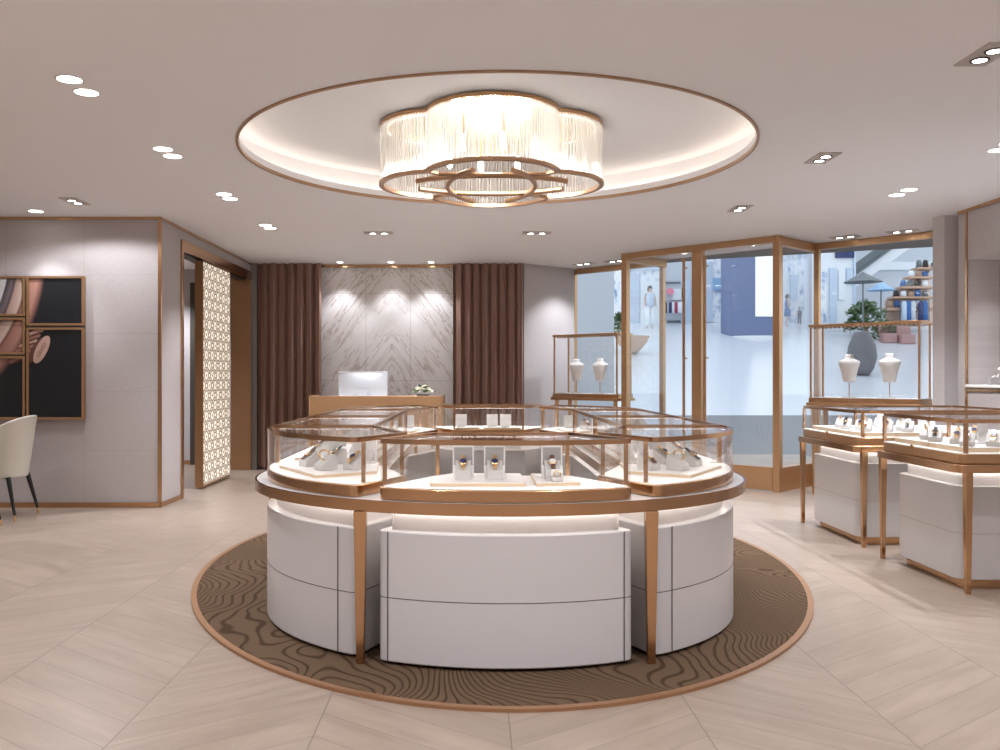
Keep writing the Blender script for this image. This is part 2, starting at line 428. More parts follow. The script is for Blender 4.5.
# return of that wall (side face seen edge on) has its own skin so the weave follows it
struct('wall_doorway', MB().box(-3.062,-3.056,8.80,9.41,0,H).box(-3.32,-3.056,9.405,12.40,2.71,H), wall_s)
t_ = MB().box(-8,-3.05,8.785,8.80,H-.028,H).box(-3.056,-3.045,8.785,12.4,H-.028,H)
struct('trim_2', t_, gold, 'thin gold line along the top of the fabric wall')
struct('trim_3', MB().box(-3.075,-3.045,8.783,8.81,.05,H-.028), gold, 'vertical gold corner strip of the fabric wall')
struct('baseboard_left', MB().box(-8,-3.05,8.783,8.80,0,.05).box(-3.056,-3.043,8.783,9.40,0,.05), gold)
dr = sthing('door_1', 'rose gold framed opening with sliding lattice panel', (-3.1,10.9,0))
obj('door_frame', MB().box(-3.32,-3.056,9.405,9.425,0,2.70).box(-3.32,-3.056,9.425,12.40,2.625,2.70).box(-3.055,-3.040,9.40,9.47,0,2.60).box(-3.055,-3.040,9.40,12.40,2.60,2.715), gold, dr)
obj('door_jamb', MB().box(-3.32,-3.046,12.33,12.40,0,2.62), gold_s, dr)
obj('door_track', MB().box(-3.24,-3.12,9.45,12.33,2.60,2.625), dark, dr)
lp = thing('lattice_door_panel', 'tall backlit panel of cream circles in the gold doorway', 'sliding panel', (-3.14,10.95,0))
obj('panel_frame', MB().box(-3.165,-3.072,10.24,10.26,.015,2.60).box(-3.165,-3.072,11.36,11.38,.015,2.60).box(-3.165,-3.072,10.26,11.36,.015,.045).box(-3.165,-3.072,10.26,11.36,2.585,2.60).box(-3.165,-3.16,10.26,11.36,.045,2.585), gold_s, lp)
obj('lattice', MB().box(-3.159,-3.069,10.26,11.36,.045,2.585), lattice, lp)
# hallway behind
struct('wall_hallway', MB().box(-8,-3.0,13.10,13.2,0,H).box(-8.0,-7.9,9.4,13.1,0,H), wall_p, 'hallway wall seen through the gold doorway')
struct('baseboard_hallway', MB().box(-7.9,-3.3,13.085,13.10,0,.06), gold)
struct('trim_4', MB().box(-4.10,-4.02,13.04,13.10,.0,H-.2), dark, 'dark upright strip in the hallway')
# back wall
struct('wall_back', MB().box(-3.3,.74,12.70,12.85,0,H), ceil_m)
struct('wall_pilaster', MB().box(-3.06,-2.975,12.38,12.70,0,H), greyp, 'grey strip between doorway and curtain')
struct('wall_marble', MB().box(-2.12,-.27,12.56,12.64,0,H-.03), marble, 'pale book-matched marble panel behind the reception desk')
struct('trim_5', MB().box(-2.12,-.27,12.53,12.60,H-.04,H), gold, 'gold strip above the marble panel')
def curtain(name, x0, x1, label):
    n = 260; vs = []; fs = []; w = x1-x0; k = max(4, round(w/.118))
    for i in range(n+1):
        u = i/n; ph = 2*PI*k*u
        s_ = math.sin(ph + .9*math.sin(ph)); yy = 12.40 + .055*s_ + .012*math.sin(ph*.37+1)
        vs += [(x0+w*u, yy, .02), (x0+w*u, yy+.004*math.sin(ph*.5), H-.004), (x0+w*u, yy+.012, .02), (x0+w*u, yy+.012, H-.004)]
    for i in range(n):
        a = 4*i; b = a+4; fs += [(a,b,b+1,a+1),(b+2,a+2,a+3,b+3),(a,a+2,b+2,b),(a+1,b+1,b+3,a+3)]
    o = obj(name, MB().add(vs, fs), curtain_m, smooth=True, auto=60)
    return tag(o, label, 'curtain', 'curtains beside the marble wall')
curtain('curtain', -2.965, -2.09, 'tall dark brown pleated curtain to the left of the marble panel')
curtain('curtain', -.275, .69, 'tall dark brown pleated curtain to the right of the marble panel')
def wallseg(p, q, th, z0, z1, inward=0):
    """slab between two plan points, thickness to the left of p->q"""
    d = Vector((q[0]-p[0], q[1]-p[1])).normalized(); nrm = Vector((-d.y, d.x))*th
    return [(p[0],p[1]),(q[0],q[1]),(q[0]+nrm.x,q[1]+nrm.y),(p[0]+nrm.x,p[1]+nrm.y)]
struct('wall_angled', MB().prism(wallseg((.705,12.42),(1.475,13.08),.12,0,H),0,H), wall_p, 'pale wall between curtain and glass front')

# ---- glass facade (45 degrees)
S2 = math.sqrt(.5)
def fac(px, off=14.62):
    """plan point at image column px on line x+y=off"""
    k = (px-473)/900; Y = off/(1+k); return Vector((k*Y, Y))
def post(mb, c, w=.09, z0=0, z1=H, d=None):
    d = d or w; u = Vector((S2,-S2))*w/2; n = Vector((S2,S2))*d/2
    mb.prism([tuple(c+u+n), tuple(c+u-n), tuple(c-u-n), tuple(c-u+n)], z0, z1); return mb
def beam(mb, a, b, w, z0, z1):
    d = (b-a).normalized(); n = Vector((-d.y,d.x))*w/2
    mb.prism([tuple(a+n), tuple(b+n), tuple(b-n), tuple(a-n)], z0, z1); return mb
A0, A1 = Vector((1.455,13.165)), Vector((2.56,12.06))
E0, E1 = Vector((1.94,11.44)), Vector((3.375,9.97)); ED = (E1-E0).normalized(); EN = Vector((-ED.y, ED.x))*1
if EN.y < 0: EN = -EN
def toline(p):   # follow EN to x+y=14.62
    k = (14.62-p.x-p.y)/(EN.x+EN.y); return p+EN*k
F0, F1 = toline(E0), toline(E1)
B1 = Vector((5.05,9.57))
# window left of entrance
def window(n, a, b, label, kick=True):
    w = sthing('window_%d'%n, label, ((a.x+b.x)/2,(a.y+b.y)/2,0))
    mb = MB(); beam(mb, a, b, .08, H-.075, H-.002); beam(mb, a, b, .08, 0, .27)
    post(mb, a+(b-a).normalized()*.035, .06); post(mb, b-(b-a).normalized()*.035, .06)
    obj('window_frame', mb, gold_s, w)
    g_ = MB(); beam(g_, a, b, .012, .27, H-.075); obj('window_pane', g_, glass_win, w)
    return w
window(1, A0, F0, 'gold framed shop window behind the rear vitrine')
window(2, F1, B1, 'gold framed shop window behind the right vitrine')
ent = sthing('door_2', 'gold framed glass entrance box with long pull handles', ((E0.x+E1.x)/2,(E0.y+E1.y)/2,0))
mb = MB()
beam(mb, E0, E1, .09, H-.075, H-.001)
for p in (E0, E1): post(mb, p, .078)
beam(mb, E0, F0, .07, H-.10, H-.002); beam(mb, E1, F1, .07, H-.10, H-.002)
beam(mb, E0, F0, .07, 0, .27); beam(mb, E1, F1, .07, 0, .27)
obj('door_frame', mb, gold_s, ent)
def alongE(px):
    k = (px-473)/900; # solve E0+ED*t : x = k*y
    t = (k*E0.y-E0.x)/(ED.x-k*ED.y); return E0+ED*t
P1, P2 = alongE(693.5), alongE(703)
mb = MB(); beam(mb, P1, P2, .08, 0, H-.075); obj('door_mullion', mb, gold_s, ent)
for a, b in ((E0+ED*.05, P1), (P2, E1-ED*.05)):
    leaf = MB(); beam(leaf, a, b, .014, .27, H-.12); lf = obj('door_leaf', leaf, glass_win, ent)
    r_ = MB(); beam(r_, a, b, .05, 0.01, .27); obj('kick_rail', r_, gold_s, lf, local=True)
    k_ = lf.children[0]; k_.location = (0,0,0); k_.data.transform(Matrix.Translation((-ent.location.x,-ent.location.y,0)))
for a, b in ((E0, F0), (E1, F1)):
    g_ = MB(); beam(g_, a, b, .012, .27, H-.10); obj('side_pane', g_, glass_win, ent)
for pxs in (687.2, 708.3):
    q = alongE(pxs) - EN*.075
    mb = MB().tube([(q.x,q.y,.30),(q.x,q.y,H-.19)], .017, 10)
    for zz in (.36, 1.5, H-.26): mb.tube([(q.x,q.y,zz),(q.x+EN.x*.07,q.y+EN.y*.07,zz)], .010, 6)
    mb.rings([(H-.19,.024,.024),(H-.155,.024,.024)], q.x, q.y, 12)
    obj('door_handle', mb, gold_s, ent)
# canopy outside
can = MB(); c0 = Vector((.6,14.02)); c1 = Vector((8.6,6.02))
can.prism([(1.2,13.42),(8.6,6.02),(9.2,9.1),(5.52,10.82),(3.14,11.97),(1.45,13.30)], H-.003, H+.12)
struct('ceiling_canopy', can, can_m, 'dark grey soffit outside the glass front')
can2 = MB(); can2.prism([(1.3,13.3),(5.4,9.2),(5.41,9.22),(1.31,13.32)], H, H+.1)

# ---- right wall with niche
XW = 4.60
struct('wall_right', MB().box(XW,5.2,5.2,8.38,0,1.18).box(XW,5.2,5.2,8.38,2.365,H).box(XW,5.2,8.38,8.53,0,H).box(4.90,5.2,5.2,8.38,1.18,2.365).box(XW,5.2,-3.2,5.2,0,H), wall_s, 'woven wall with a lit display niche')
struct('wall_column', MB().prism([(4.51,8.83),(4.565,8.715),(4.74,8.72),(4.74,8.60),(4.66,8.53),(5.3,8.53),(5.3,9.6),(4.90,9.45)],0,H), wall_p, 'fabric covered column at the end of the glass front')
struct('trim_6', MB().box(XW-.012,XW,8.365,8.395,0,H-.03).box(XW-.012,XW,-3.2,8.53,H-.03,H).box(XW-.012,XW,5.2,8.38,1.145,1.165), gold, 'gold lines framing the niche on the right wall')
nl = obj('niche_shelf', MB().box(XW-.03,4.90,5.2,8.36,1.18,1.205), board_w, bevel=.004); tag(nl, 'white shelf board along the bottom of the wall niche', 'shelf')
struct('wall_west', MB().box(-8.1,-8,-3.2,8.8,0,H), wall_s)
struct('wall_rear', MB().box(-8,5.2,-3.3,-3.2,0,H), wall_p)

# ------------------------------------------------------------------ rug
rc = (.166,6.36)
def ell(c, rx, ry, n=128, p=1.93):
    out = []
    for i in range(n):
        a = 2*PI*i/n; ca, sa = math.cos(a), math.sin(a)
        out.append((c[0]+rx*math.copysign(abs(ca)**(2/p), ca), c[1]+ry*math.copysign(abs(sa)**(2/p), sa)))
    return out
rt = thing('oval_rug', 'large oval brown carpet with wave lines under the island', 'rug', (rc[0],rc[1],0))
obj('carpet', MB().prism(ell(rc,1.942,2.902),.001,.012), rug_m, rt)
obj('rug_border', MB().ring(ell(rc,1.974,2.935),ell(rc,1.942,2.902),.0005,.014), mat('rug_gold_edge',(.40,.215,.11),.4,.6), rt)

# ------------------------------------------------------------------ island
CX, CYF, CYB = .145, 5.10, 7.65
MID = (CYF+CYB)/2
def arc(rx, rz, t0, t1, n=20):     # polar-like parameter, front cap, t measured from the front
    return [(CX+rx*math.sin(t0+(t1-t0)*i/n), CYF-rz*math.cos(t0+(t1-t0)*i/n)) for i in range(n+1)]
def stadium(rx, rz, n=48):
    f = [(CX+rx*math.sin(-PI/2+PI*i/n), CYF-rz*math.cos(-PI/2+PI*i/n)) for i in range(n+1)]
    return f + [(p[0], 2*MID-p[1]) for p in reversed(f)]
def inset(poly, d):
    n = len(poly); a = sum(poly[i][0]*poly[(i+1)%n][1]-poly[(i+1)%n][0]*poly[i][1] for i in range(n)); sgn = 1 if a > 0 else -1
    out = []
    for i in range(n):
        p0, p, p1 = Vector(poly[i-1]), Vector(poly[i]), Vector(poly[(i+1)%n])
        e0 = (p-p0); e1 = (p1-p)
        if e0.length < 1e-6 or e1.length < 1e-6: out.append(tuple(p)); continue
        e0.normalize(); e1.normalize()
        n0 = Vector((-e0.y,e0.x))*sgn; n1 = Vector((-e1.y,e1.x))*sgn; b = n0+n1
        k = d/max(.35, (1+n0.dot(n1))/1.0)
        out.append((p.x+b.x*k, p.y+b.y*k))
    return out
def rounded(poly, corners, r, n=6):
    """round the given corner indexes"""
    out = []
    L = len(poly)
    for i, p in enumerate(poly):
        if i not in corners: out.append(p); continue
        p = Vector(p); a = (Vector(poly[i-1])-p); b = (Vector(poly[(i+1)%L])-p)
        # walk along when neighbours are close (arc points)
        ra = min(r, a.length*.95); rb = min(r, b.length*.95)
        s_ = p+a.normalized()*ra; e = p+b.normalized()*rb
        for k in range(n+1):
            t = k/n; q = s_*(1-t)**2+p*2*t*(1-t)+e*t*t; out.append(tuple(q))
    return out
RX, RZ = 1.280, 1.25
def mirx(poly): return [(2*CX-p[0], p[1]) for p in poly][::-1]
def miry(poly): return [(p[0], 2*MID-p[1]) for p in poly][::-1]
tA = math.asin(.574/RX)
a_f = arc(RX, RZ, -tA, tA, 16)
front = a_f + [(CX+.335,CYF-.665),(CX-.335,CYF-.665)]
front_posts = [(CX-.540,CYF-1.068),(CX+.540,CYF-1.068),(CX+.318,CYF-.682),(CX-.318,CYF-.682)]
tB = math.asin(.668/RX)
a_s = arc(RX, RZ, tB, PI/2-.03, 24)
fr = a_s + [(CX+RX,CYF-.005),(CX+.70,CYF-.005),(CX+.47,CYF-.655)]
def prep(poly, nearr=(0,)): return poly
front_r = rounded(front, (0,16), .055)
fr_r = rounded(fr, (0,), .06)
fr_posts = [(CX+.648,CYF-.965),(CX+1.245,CYF-.03),(CX+.715,CYF-.03),(CX+.495,CYF-.66)]
s1 = [(CX+RX,CYF+.025),(CX+RX,MID-.015),(CX+.70,MID-.015),(CX+.70,CYF+.025)]
s1_posts = [(CX+RX-.02,CYF+.045),(CX+RX-.02,MID-.035),(CX+.72,MID-.035),(CX+.72,CYF+.045)]
mods = [('front', front_r, front_posts, 'front centre'), ('fr', fr_r, fr_posts, 'front right corner'), ('fl', mirx(fr_r), mirx(fr_posts), 'front left corner'),
        ('r1', s1, s1_posts, 'right side, nearer half'), ('l1', mirx(s1), mirx(s1_posts), 'left side, nearer half'),
        ('r2', miry(s1), miry(s1_posts), 'right side, farther half'), ('l2', mirx(miry(s1)), mirx(miry(s1_posts)), 'left side, farther half'),
        ('br', miry(fr_r), miry(fr_posts), 'rear right corner'), ('bl', mirx(miry(fr_r)), mirx(miry(fr_posts)), 'rear left corner'),
        ('back', miry(front_r), miry(front_posts), 'rear centre')]
ZT, ZR = .735, .685
it = thing('island_table', 'oval ring-shaped table with gold rim and slim gold legs on the carpet', 'display table', (CX,MID,0))
so, si = stadium(1.345,1.285), stadium(.64,.60)
obj('table_top', MB().ring(stadium(1.334,1.274), stadium(.645,.605), ZR+.005, ZT), ledge_w, it)
obj('table_rim', MB().ring(so, stadium(1.335,1.275), ZR, ZT+.0015), gold, it, smooth=True, auto=40)
obj('inner_rim', MB().ring(stadium(.645,.605), stadium(.635,.595), ZR, ZT+.0015), gold, it, smooth=True, auto=40)
legpts = []
for sx in (-1,1):
    for sy in (-1,1):
        legpts.append((CX+sx*.643, (CYF-1.118) if sy < 0 else (CYB+1.118), .056, .034, sx))
        legpts.append((CX+sx*1.275, CYF+.01 if sy < 0 else CYB-.01, .05, .034, sx))
        legpts.append((CX+sx*.655, CYF-.30 if sy < 0 else CYB+.30, .04, .03, sx))
for sx in (-1,1): legpts.append((CX+sx*1.275, MID, .05, .034, sx))
for (lx, ly, w, w2, sx) in legpts:
    obj('leg', MB().bar((lx,ly,.012),(lx,ly,ZR+.002), w2, w2, w), gold, it, bevel=.003)
    if abs(lx-CX) > 1.2: pass
for key, poly, posts, nm in mods:
    cxy = (sum(p[0] for p in poly)/len(poly), sum(p[1] for p in poly)/len(poly))
    cb = thing('drawer_cabinet', 'white lacquered cabinet with a drawer line under the %s of the island' % nm, 'cabinet', (cxy[0],cxy[1],.012), 'white cabinets under the island')
    bp = inset(poly, .0)
    obj('cabinet_body', MB().prism(bp, .026, .600), white_l, cb, smooth=True, auto=25, bevel=.006)
    obj('cabinet_plinth', MB().prism(inset(bp,.055), .600, ZR), recess_w, cb, smooth=True, auto=25)
    obj('kick', MB().prism(inset(bp,.05), .0125, .026), gold_d, cb)
    # thin shadow gaps between drawer fronts: horizontal band, vertical bands near both ends
    sb = MB().ring(inset(bp,-.0012), inset(bp,.004), .3065, .3098)
    if key in ('front','back'):
        for sx in (-1,1):
            t = math.asin(.520/RX)*sx; q = (CX+RX*math.sin(t), CYF-RZ*math.cos(t) if key=='front' else 2*MID-(CYF-RZ*math.cos(t)))
            sb.box(q[0]-.0022,q[0]+.0022,q[1]-.004,q[1]+.004,.028,.598)
    elif key in ('fr','fl','br','bl'):
        t = math.asin(.76/RX)+.0; sx = 1 if key[1]=='r' else -1; q = (CX+sx*RX*math.sin(t), CYF-RZ*math.cos(t) if key[0]=='f' else 2*MID-(CYF-RZ*math.cos(t)))
        sb.box(q[0]-.0022,q[0]+.0022,q[1]-.004,q[1]+.004,.028,.598)
    else:
        for yy in (poly[0][1]+.06*(1 if poly[0][1]<poly[1][1] else -1),): 
            sx = 1 if key[0]=='r' else -1; sb.box(CX+sx*(RX-.004),CX+sx*(RX+.0012),yy-.003,yy+.003,.028,.598)
    obj('drawer_gap', sb, seam, cb)
    if key in ('front','fr','fl','r1','l1'):
        ls = inset(bp,.030)
    else: ls = inset(bp,.030)
    obj('light_strip', MB().flat(ls, inset(bp,.052), ZR-.0006), led, cb)
    cs = thing('glass_display_case', 'low gold framed glass case on the %s of the island' % nm, 'display case', (cxy[0],cxy[1],ZT), 'glass cases on the island')
    cp = poly
    obj('case_base', MB().prism(cp, ZT+.002, .7905), gold, cs, smooth=True, auto=25, bevel=.004)
    obj('case_floor', MB().prism(inset(cp,.012), .7905, .793), board_w, cs)
    obj('top_frame', MB().ring(cp, inset(cp,.020), .984, 1.006), gold, cs, smooth=True, auto=25)
    obj('glass_top', MB().prism(inset(cp,.020), .992, 1.000), glass, cs)
    obj('glass_wall', MB().ring(inset(cp,.001), inset(cp,.005), .793, .984), glass, cs, smooth=True, auto=25)
    for q in posts:
        obj('post', MB().box(q[0]-.009,q[0]+.009,q[1]-.009,q[1]+.009,.793,.984), gold, cs)
    obj('light_strip', MB().flat(inset(cp,.006), inset(cp,.019), .9836), led_case, cs)

# trays
def tray(poly, label, z0=.793, th=.016, group='white trays in the glass cases'):
    c = (sum(p[0] for p in poly)/len(poly), sum(p[1] for p in poly)/len(poly))
    t = thing('display_tray', label, 'tray', (c[0],c[1],z0), group)
    obj('tray_edge', MB().prism(poly, z0, z0+th-.002), tray_edge, t)
    obj('tray_pad', MB().prism(inset(poly,.003), z0+th-.002, z0+th), board_w, t)
    return t
ZP = .809
tray([(-.19,3.975),(.232,3.975),(.232,4.38),(-.105,4.38),(-.19,4.25)], 'wide white tray carrying two framed watches in the front centre case')
tray([(.28,3.975),(.48,4.02),(.42,4.33),(.28,4.38)], 'small white tray with one framed watch at the right end of the front centre case')
fl_t = [(-1.03,4.78),(-.75,4.30),(-.48,4.50),(-.52,4.98),(-1.00,5.02)]
tray(fl_t, 'six sided white tray in the front left corner case')
tray([(2*CX-p[0],p[1]) for p in fl_t][::-1], 'six sided white tray in the front right corner case')
for sx, w in ((-1,'left'),(1,'right')):
    xa, xb = CX+sx*.76, CX+sx*1.18
    for (ya, yb, n_) in ((5.22,6.24,'nearer'),(6.50,7.50,'farther')):
        tray([(xa,ya),(xb,ya),(xb,yb),(xa,yb)], 'long white tray in the %s case on the %s side of the island' % (n_, w))
    p = [(2*CX-q[0] if sx>0 else q[0], 2*MID-q[1]) for q in fl_t]
    tray(p, 'white tray in the rear %s corner case' % w)
tray([(-.16,8.32),(.06,8.32),(.02,8.62),(-.12,8.66)], 'short white tray under the left card in the rear centre case')
tray([(.10,8.32),(.44,8.32),(.40,8.62),(.10,8.66)], 'longer white tray under two cards in the rear centre case')

# ---- stands (local, facing -y)
def mk_wedge(name, m, w=.078, sc_=1.0):
    t = thing(name, 'x', 'watch stand')
    s = sc_
    prof = [(-.045*s,0),(-.045*s,.030*s),(.028*s,.080*s),(.040*s,.078*s),(.045*s,0)]
    fix(obj('pillow', MB().profile_x(prof, -w/2, w/2), m, t, local=True, bevel=.004))
    return t
def mk_framed():
    t = thing('framed_watch_stand', 'x', 'watch stand')
    f = MB().box(-.049,-.042,.040,.052,0,.150).box(.042,.049,.040,.052,0,.150).box(-.042,.042,.040,.052,.142,.150)
    obj('frame', f, board_w, t, local=True)
    obj('back_panel', MB().box(-.042,.042,.043,.049,0,.142), suede, t, local=True)
    fix(obj('pillow', MB().profile_x([(-.035,0),(-.035,.045),(.010,.083),(.036,.083),(.036,0)], -.036,.036), suede_l, t, local=True, bevel=.003))
    obj('side_wing', MB().box(-.047,-.037,-.005,.04,0,.06).box(.037,.047,-.005,.04,0,.06), board_w, t, local=True)
    return t
def mk_easel():
    t = thing('white_easel_stand', 'x', 'jewelry stand')
    obj('upright', MB().box(-.030,.030,.010,.028,.0,.150), board_w, t, local=True, bevel=.003)
    obj('foot', MB().box(-.034,.034,-.045,.030,0,.012), board_w, t, local=True, bevel=.003)
    fix(obj('ramp', MB().profile_x([(-.04,.012),(.010,.012),(.010,.07)], -.022,.022), suede_l, t, local=True))
    return t
def mk_card(m=suede_l):
    t = thing('necklace_card', 'x', 'jewelry card')
    obj('card', MB().box(-.052,.052,.0,.012,.006,.118), m, t, local=True, bevel=.002)
    obj('card_foot', MB().box(-.038,.038,-.02,.045,.0,.006), suede, t, local=True)
    return t
def mk_watch(dial, strap, name='wrist_watch'):
    t = thing(name, 'x', 'watch')
    R = Matrix.Translation((0,-.010,.064)) @ Matrix.Rotation(math.radians(34), 4, 'X')
    c = MB().rings([(0,.019,.019),(.008,.020,.020),(.010,.017,.017)], n=20).xf(R)
    obj('watch_case', c, gold_w, t, local=True, smooth=True, auto=30)
    obj('dial', MB().rings([(.0095,.0155,.0155),(.0112,.0155,.0155)], n=20).xf(R), dial, t, local=True)
    obj('strap', MB().box(-.010,.010,.017,.050,-.002,.004).box(-.010,.010,-.045,-.017,-.002,.004).xf(R), strap, t, local=True)
    return t
def mk_bangle():
    t = MB(); R = Matrix.Translation((0,-.008,.076)) @ Matrix.Rotation(math.radians(70), 4, 'Y')
    t.tube([(.026*math.cos(a),.030*math.sin(a),0) for a in [2*PI*i/24 for i in range(24)]], .0045, 6, True).xf(R)
    o = obj('bangle', t, gold_w, smooth=True); o['label'] = 'x'; o['category'] = 'bracelet'; return o
gold_w = mat('polished_yellow_gold', (.86,.60,.32), .2, 1)
wedge = mk_wedge('watch_pillow_stand', suede_l); framed = mk_framed(); easel = mk_easel(); card = mk_card()
wB = mk_watch(bluew, gold_w); wG = mk_watch(board_w, brown_l); wD = mk_watch(black, black); bangle = mk_bangle()
FG = 'framed watch stands in the front centre case'
xs = [(-.045,4.14,'leftmost framed stand in the front centre case, with a blue dial watch',wB,'blue dial gold watch on the leftmost framed stand of the front case'),
      (.10,4.14,'middle framed stand in the front centre case, with a gold watch',wB,'gold watch with dark dial on the middle framed stand of the front case'),
      (.366,4.14,'framed stand alone on the small right tray of the front centre case',wG,'cream dial gold watch on the stand of the small right tray')]
for (x_, y_, l1_, w_, l2_) in xs:
    place(framed, x_, y_, ZP, 0, l1_, FG)
    place(w_, x_, y_+.004, ZP+.012, 0, l2_, 'watches in the front centre case')
# ring box in front of the third stand
rb = thing('ring_box', 'small open box with a rose gold ring before the right framed stand', 'ring box', (.378,4.045,ZP))
obj('box_shell', MB().box(-.026,.026,-.022,.022,0,.022), suede_l, rb, local=True, bevel=.005)
obj('box_lid', MB().box(-.026,.026,.018,.026,.018,.052), board_w, rb, local=True, bevel=.004)
rg = obj('gold_ring', MB().tube([(.378+.014*math.cos(a),4.040,ZP+.032+.014*math.sin(a)) for a in [2*PI*i/20 for i in range(20)]], .0035, 6, True), gold_w, smooth=True)
tag(rg, 'rose gold ring standing in the small open box', 'ring')

CASE = {'fl':'front left corner case','fr':'front right corner case','l1':'nearer left side case','r1':'nearer right side case','l2':'farther left side case','r2':'farther right side case','bl':'rear left corner case','br':'rear right corner case'}
SG = 'stands in the island side cases'; WG = 'jewelry on the island side cases'
D = math.radians
def stand_with(kind, topk, x, y, rz, where, which, z=ZP):
    p = {'w':wedge,'e':easel,'c':card}[kind]; nm = {'w':'grey pillow stand','e':'white upright stand','c':'grey necklace card'}[kind]
    place(p, x, y, z, rz, '%s, %s, %s' % (nm, where, which), SG)
    if topk and kind == 'w':
        q, nm2 = {'B':(wB,'blue dial gold watch'),'G':(wG,'brown strap watch'),'D':(wD,'black strap watch'),'b':(bangle,'plain gold bangle')}[topk]
        place(q, x, y, z, rz, '%s on a stand, %s, %s' % (nm2, where, which), WG)
fl_st = [('w','G',-.86,4.74,-50,'nearest the left glass'),('w','b',-.742,4.54,-50,'in front of the others'),('e',None,-.61,4.72,-20,'behind the right pillow'),
         ('w','B',-.600,4.56,-35,'nearest the front right post'),('w','D',-.74,4.88,-40,'behind the two nearer pillows'),('e',None,-.56,4.90,-20,'at the back right')]
for k, tk, x_, y_, r_, wh in fl_st:
    stand_with(k, tk, x_, y_, D(r_), CASE['fl'], wh)
for k, tk, x_, y_, r_, wh in fl_st:
    wh2 = wh.replace('left','#').replace('right','left').replace('#','right')
    tk2 = {'G':'D','b':'b','B':'G','D':'B',None:None}[tk]
    stand_with(k, tk2, 2*CX-x_, y_, D(-r_), CASE['fr'], wh2)
ordn = ['first','second','third','fourth','fifth']
for key, sx, y0 in (('l1',-1,5.36),('r1',1,5.36),('l2',-1,6.64),('r2',1,6.64)):
    for i in range(4):
        stand_with('w', 'DGbB'[(i+(sx>0))%4], CX+sx*1.06, y0+.25*i, D(-sx*-60) if sx < 0 else D(60), CASE[key], '%s in the outer row' % ordn[i])
    for i in range(3):
        stand_with('e' if i != 1 else 'c', None, CX+sx*.86, y0+.12+.30*i, D(-50 if sx<0 else 50)*.6, CASE[key], '%s in the inner row' % ordn[i])
for key, sx in (('bl',-1),('br',1)):
    stand_with('c', None, CX+sx*.735, 8.20, 0, CASE[key], 'standing upright')
    stand_with('w', 'G', CX+sx*.86, 7.98, D(sx*30), CASE[key], 'before the card')
    stand_with('w', 'b', CX+sx*1.0, 7.86, D(sx*40), CASE[key], 'nearest the outer glass')
for x_, wh in ((-.11,'left'),(.18,'middle'),(.305,'right')):
    place(card, x_, 8.43, ZP, 0, '%s pale grey card in the rear centre case' % wh, 'cards in the rear centre case')

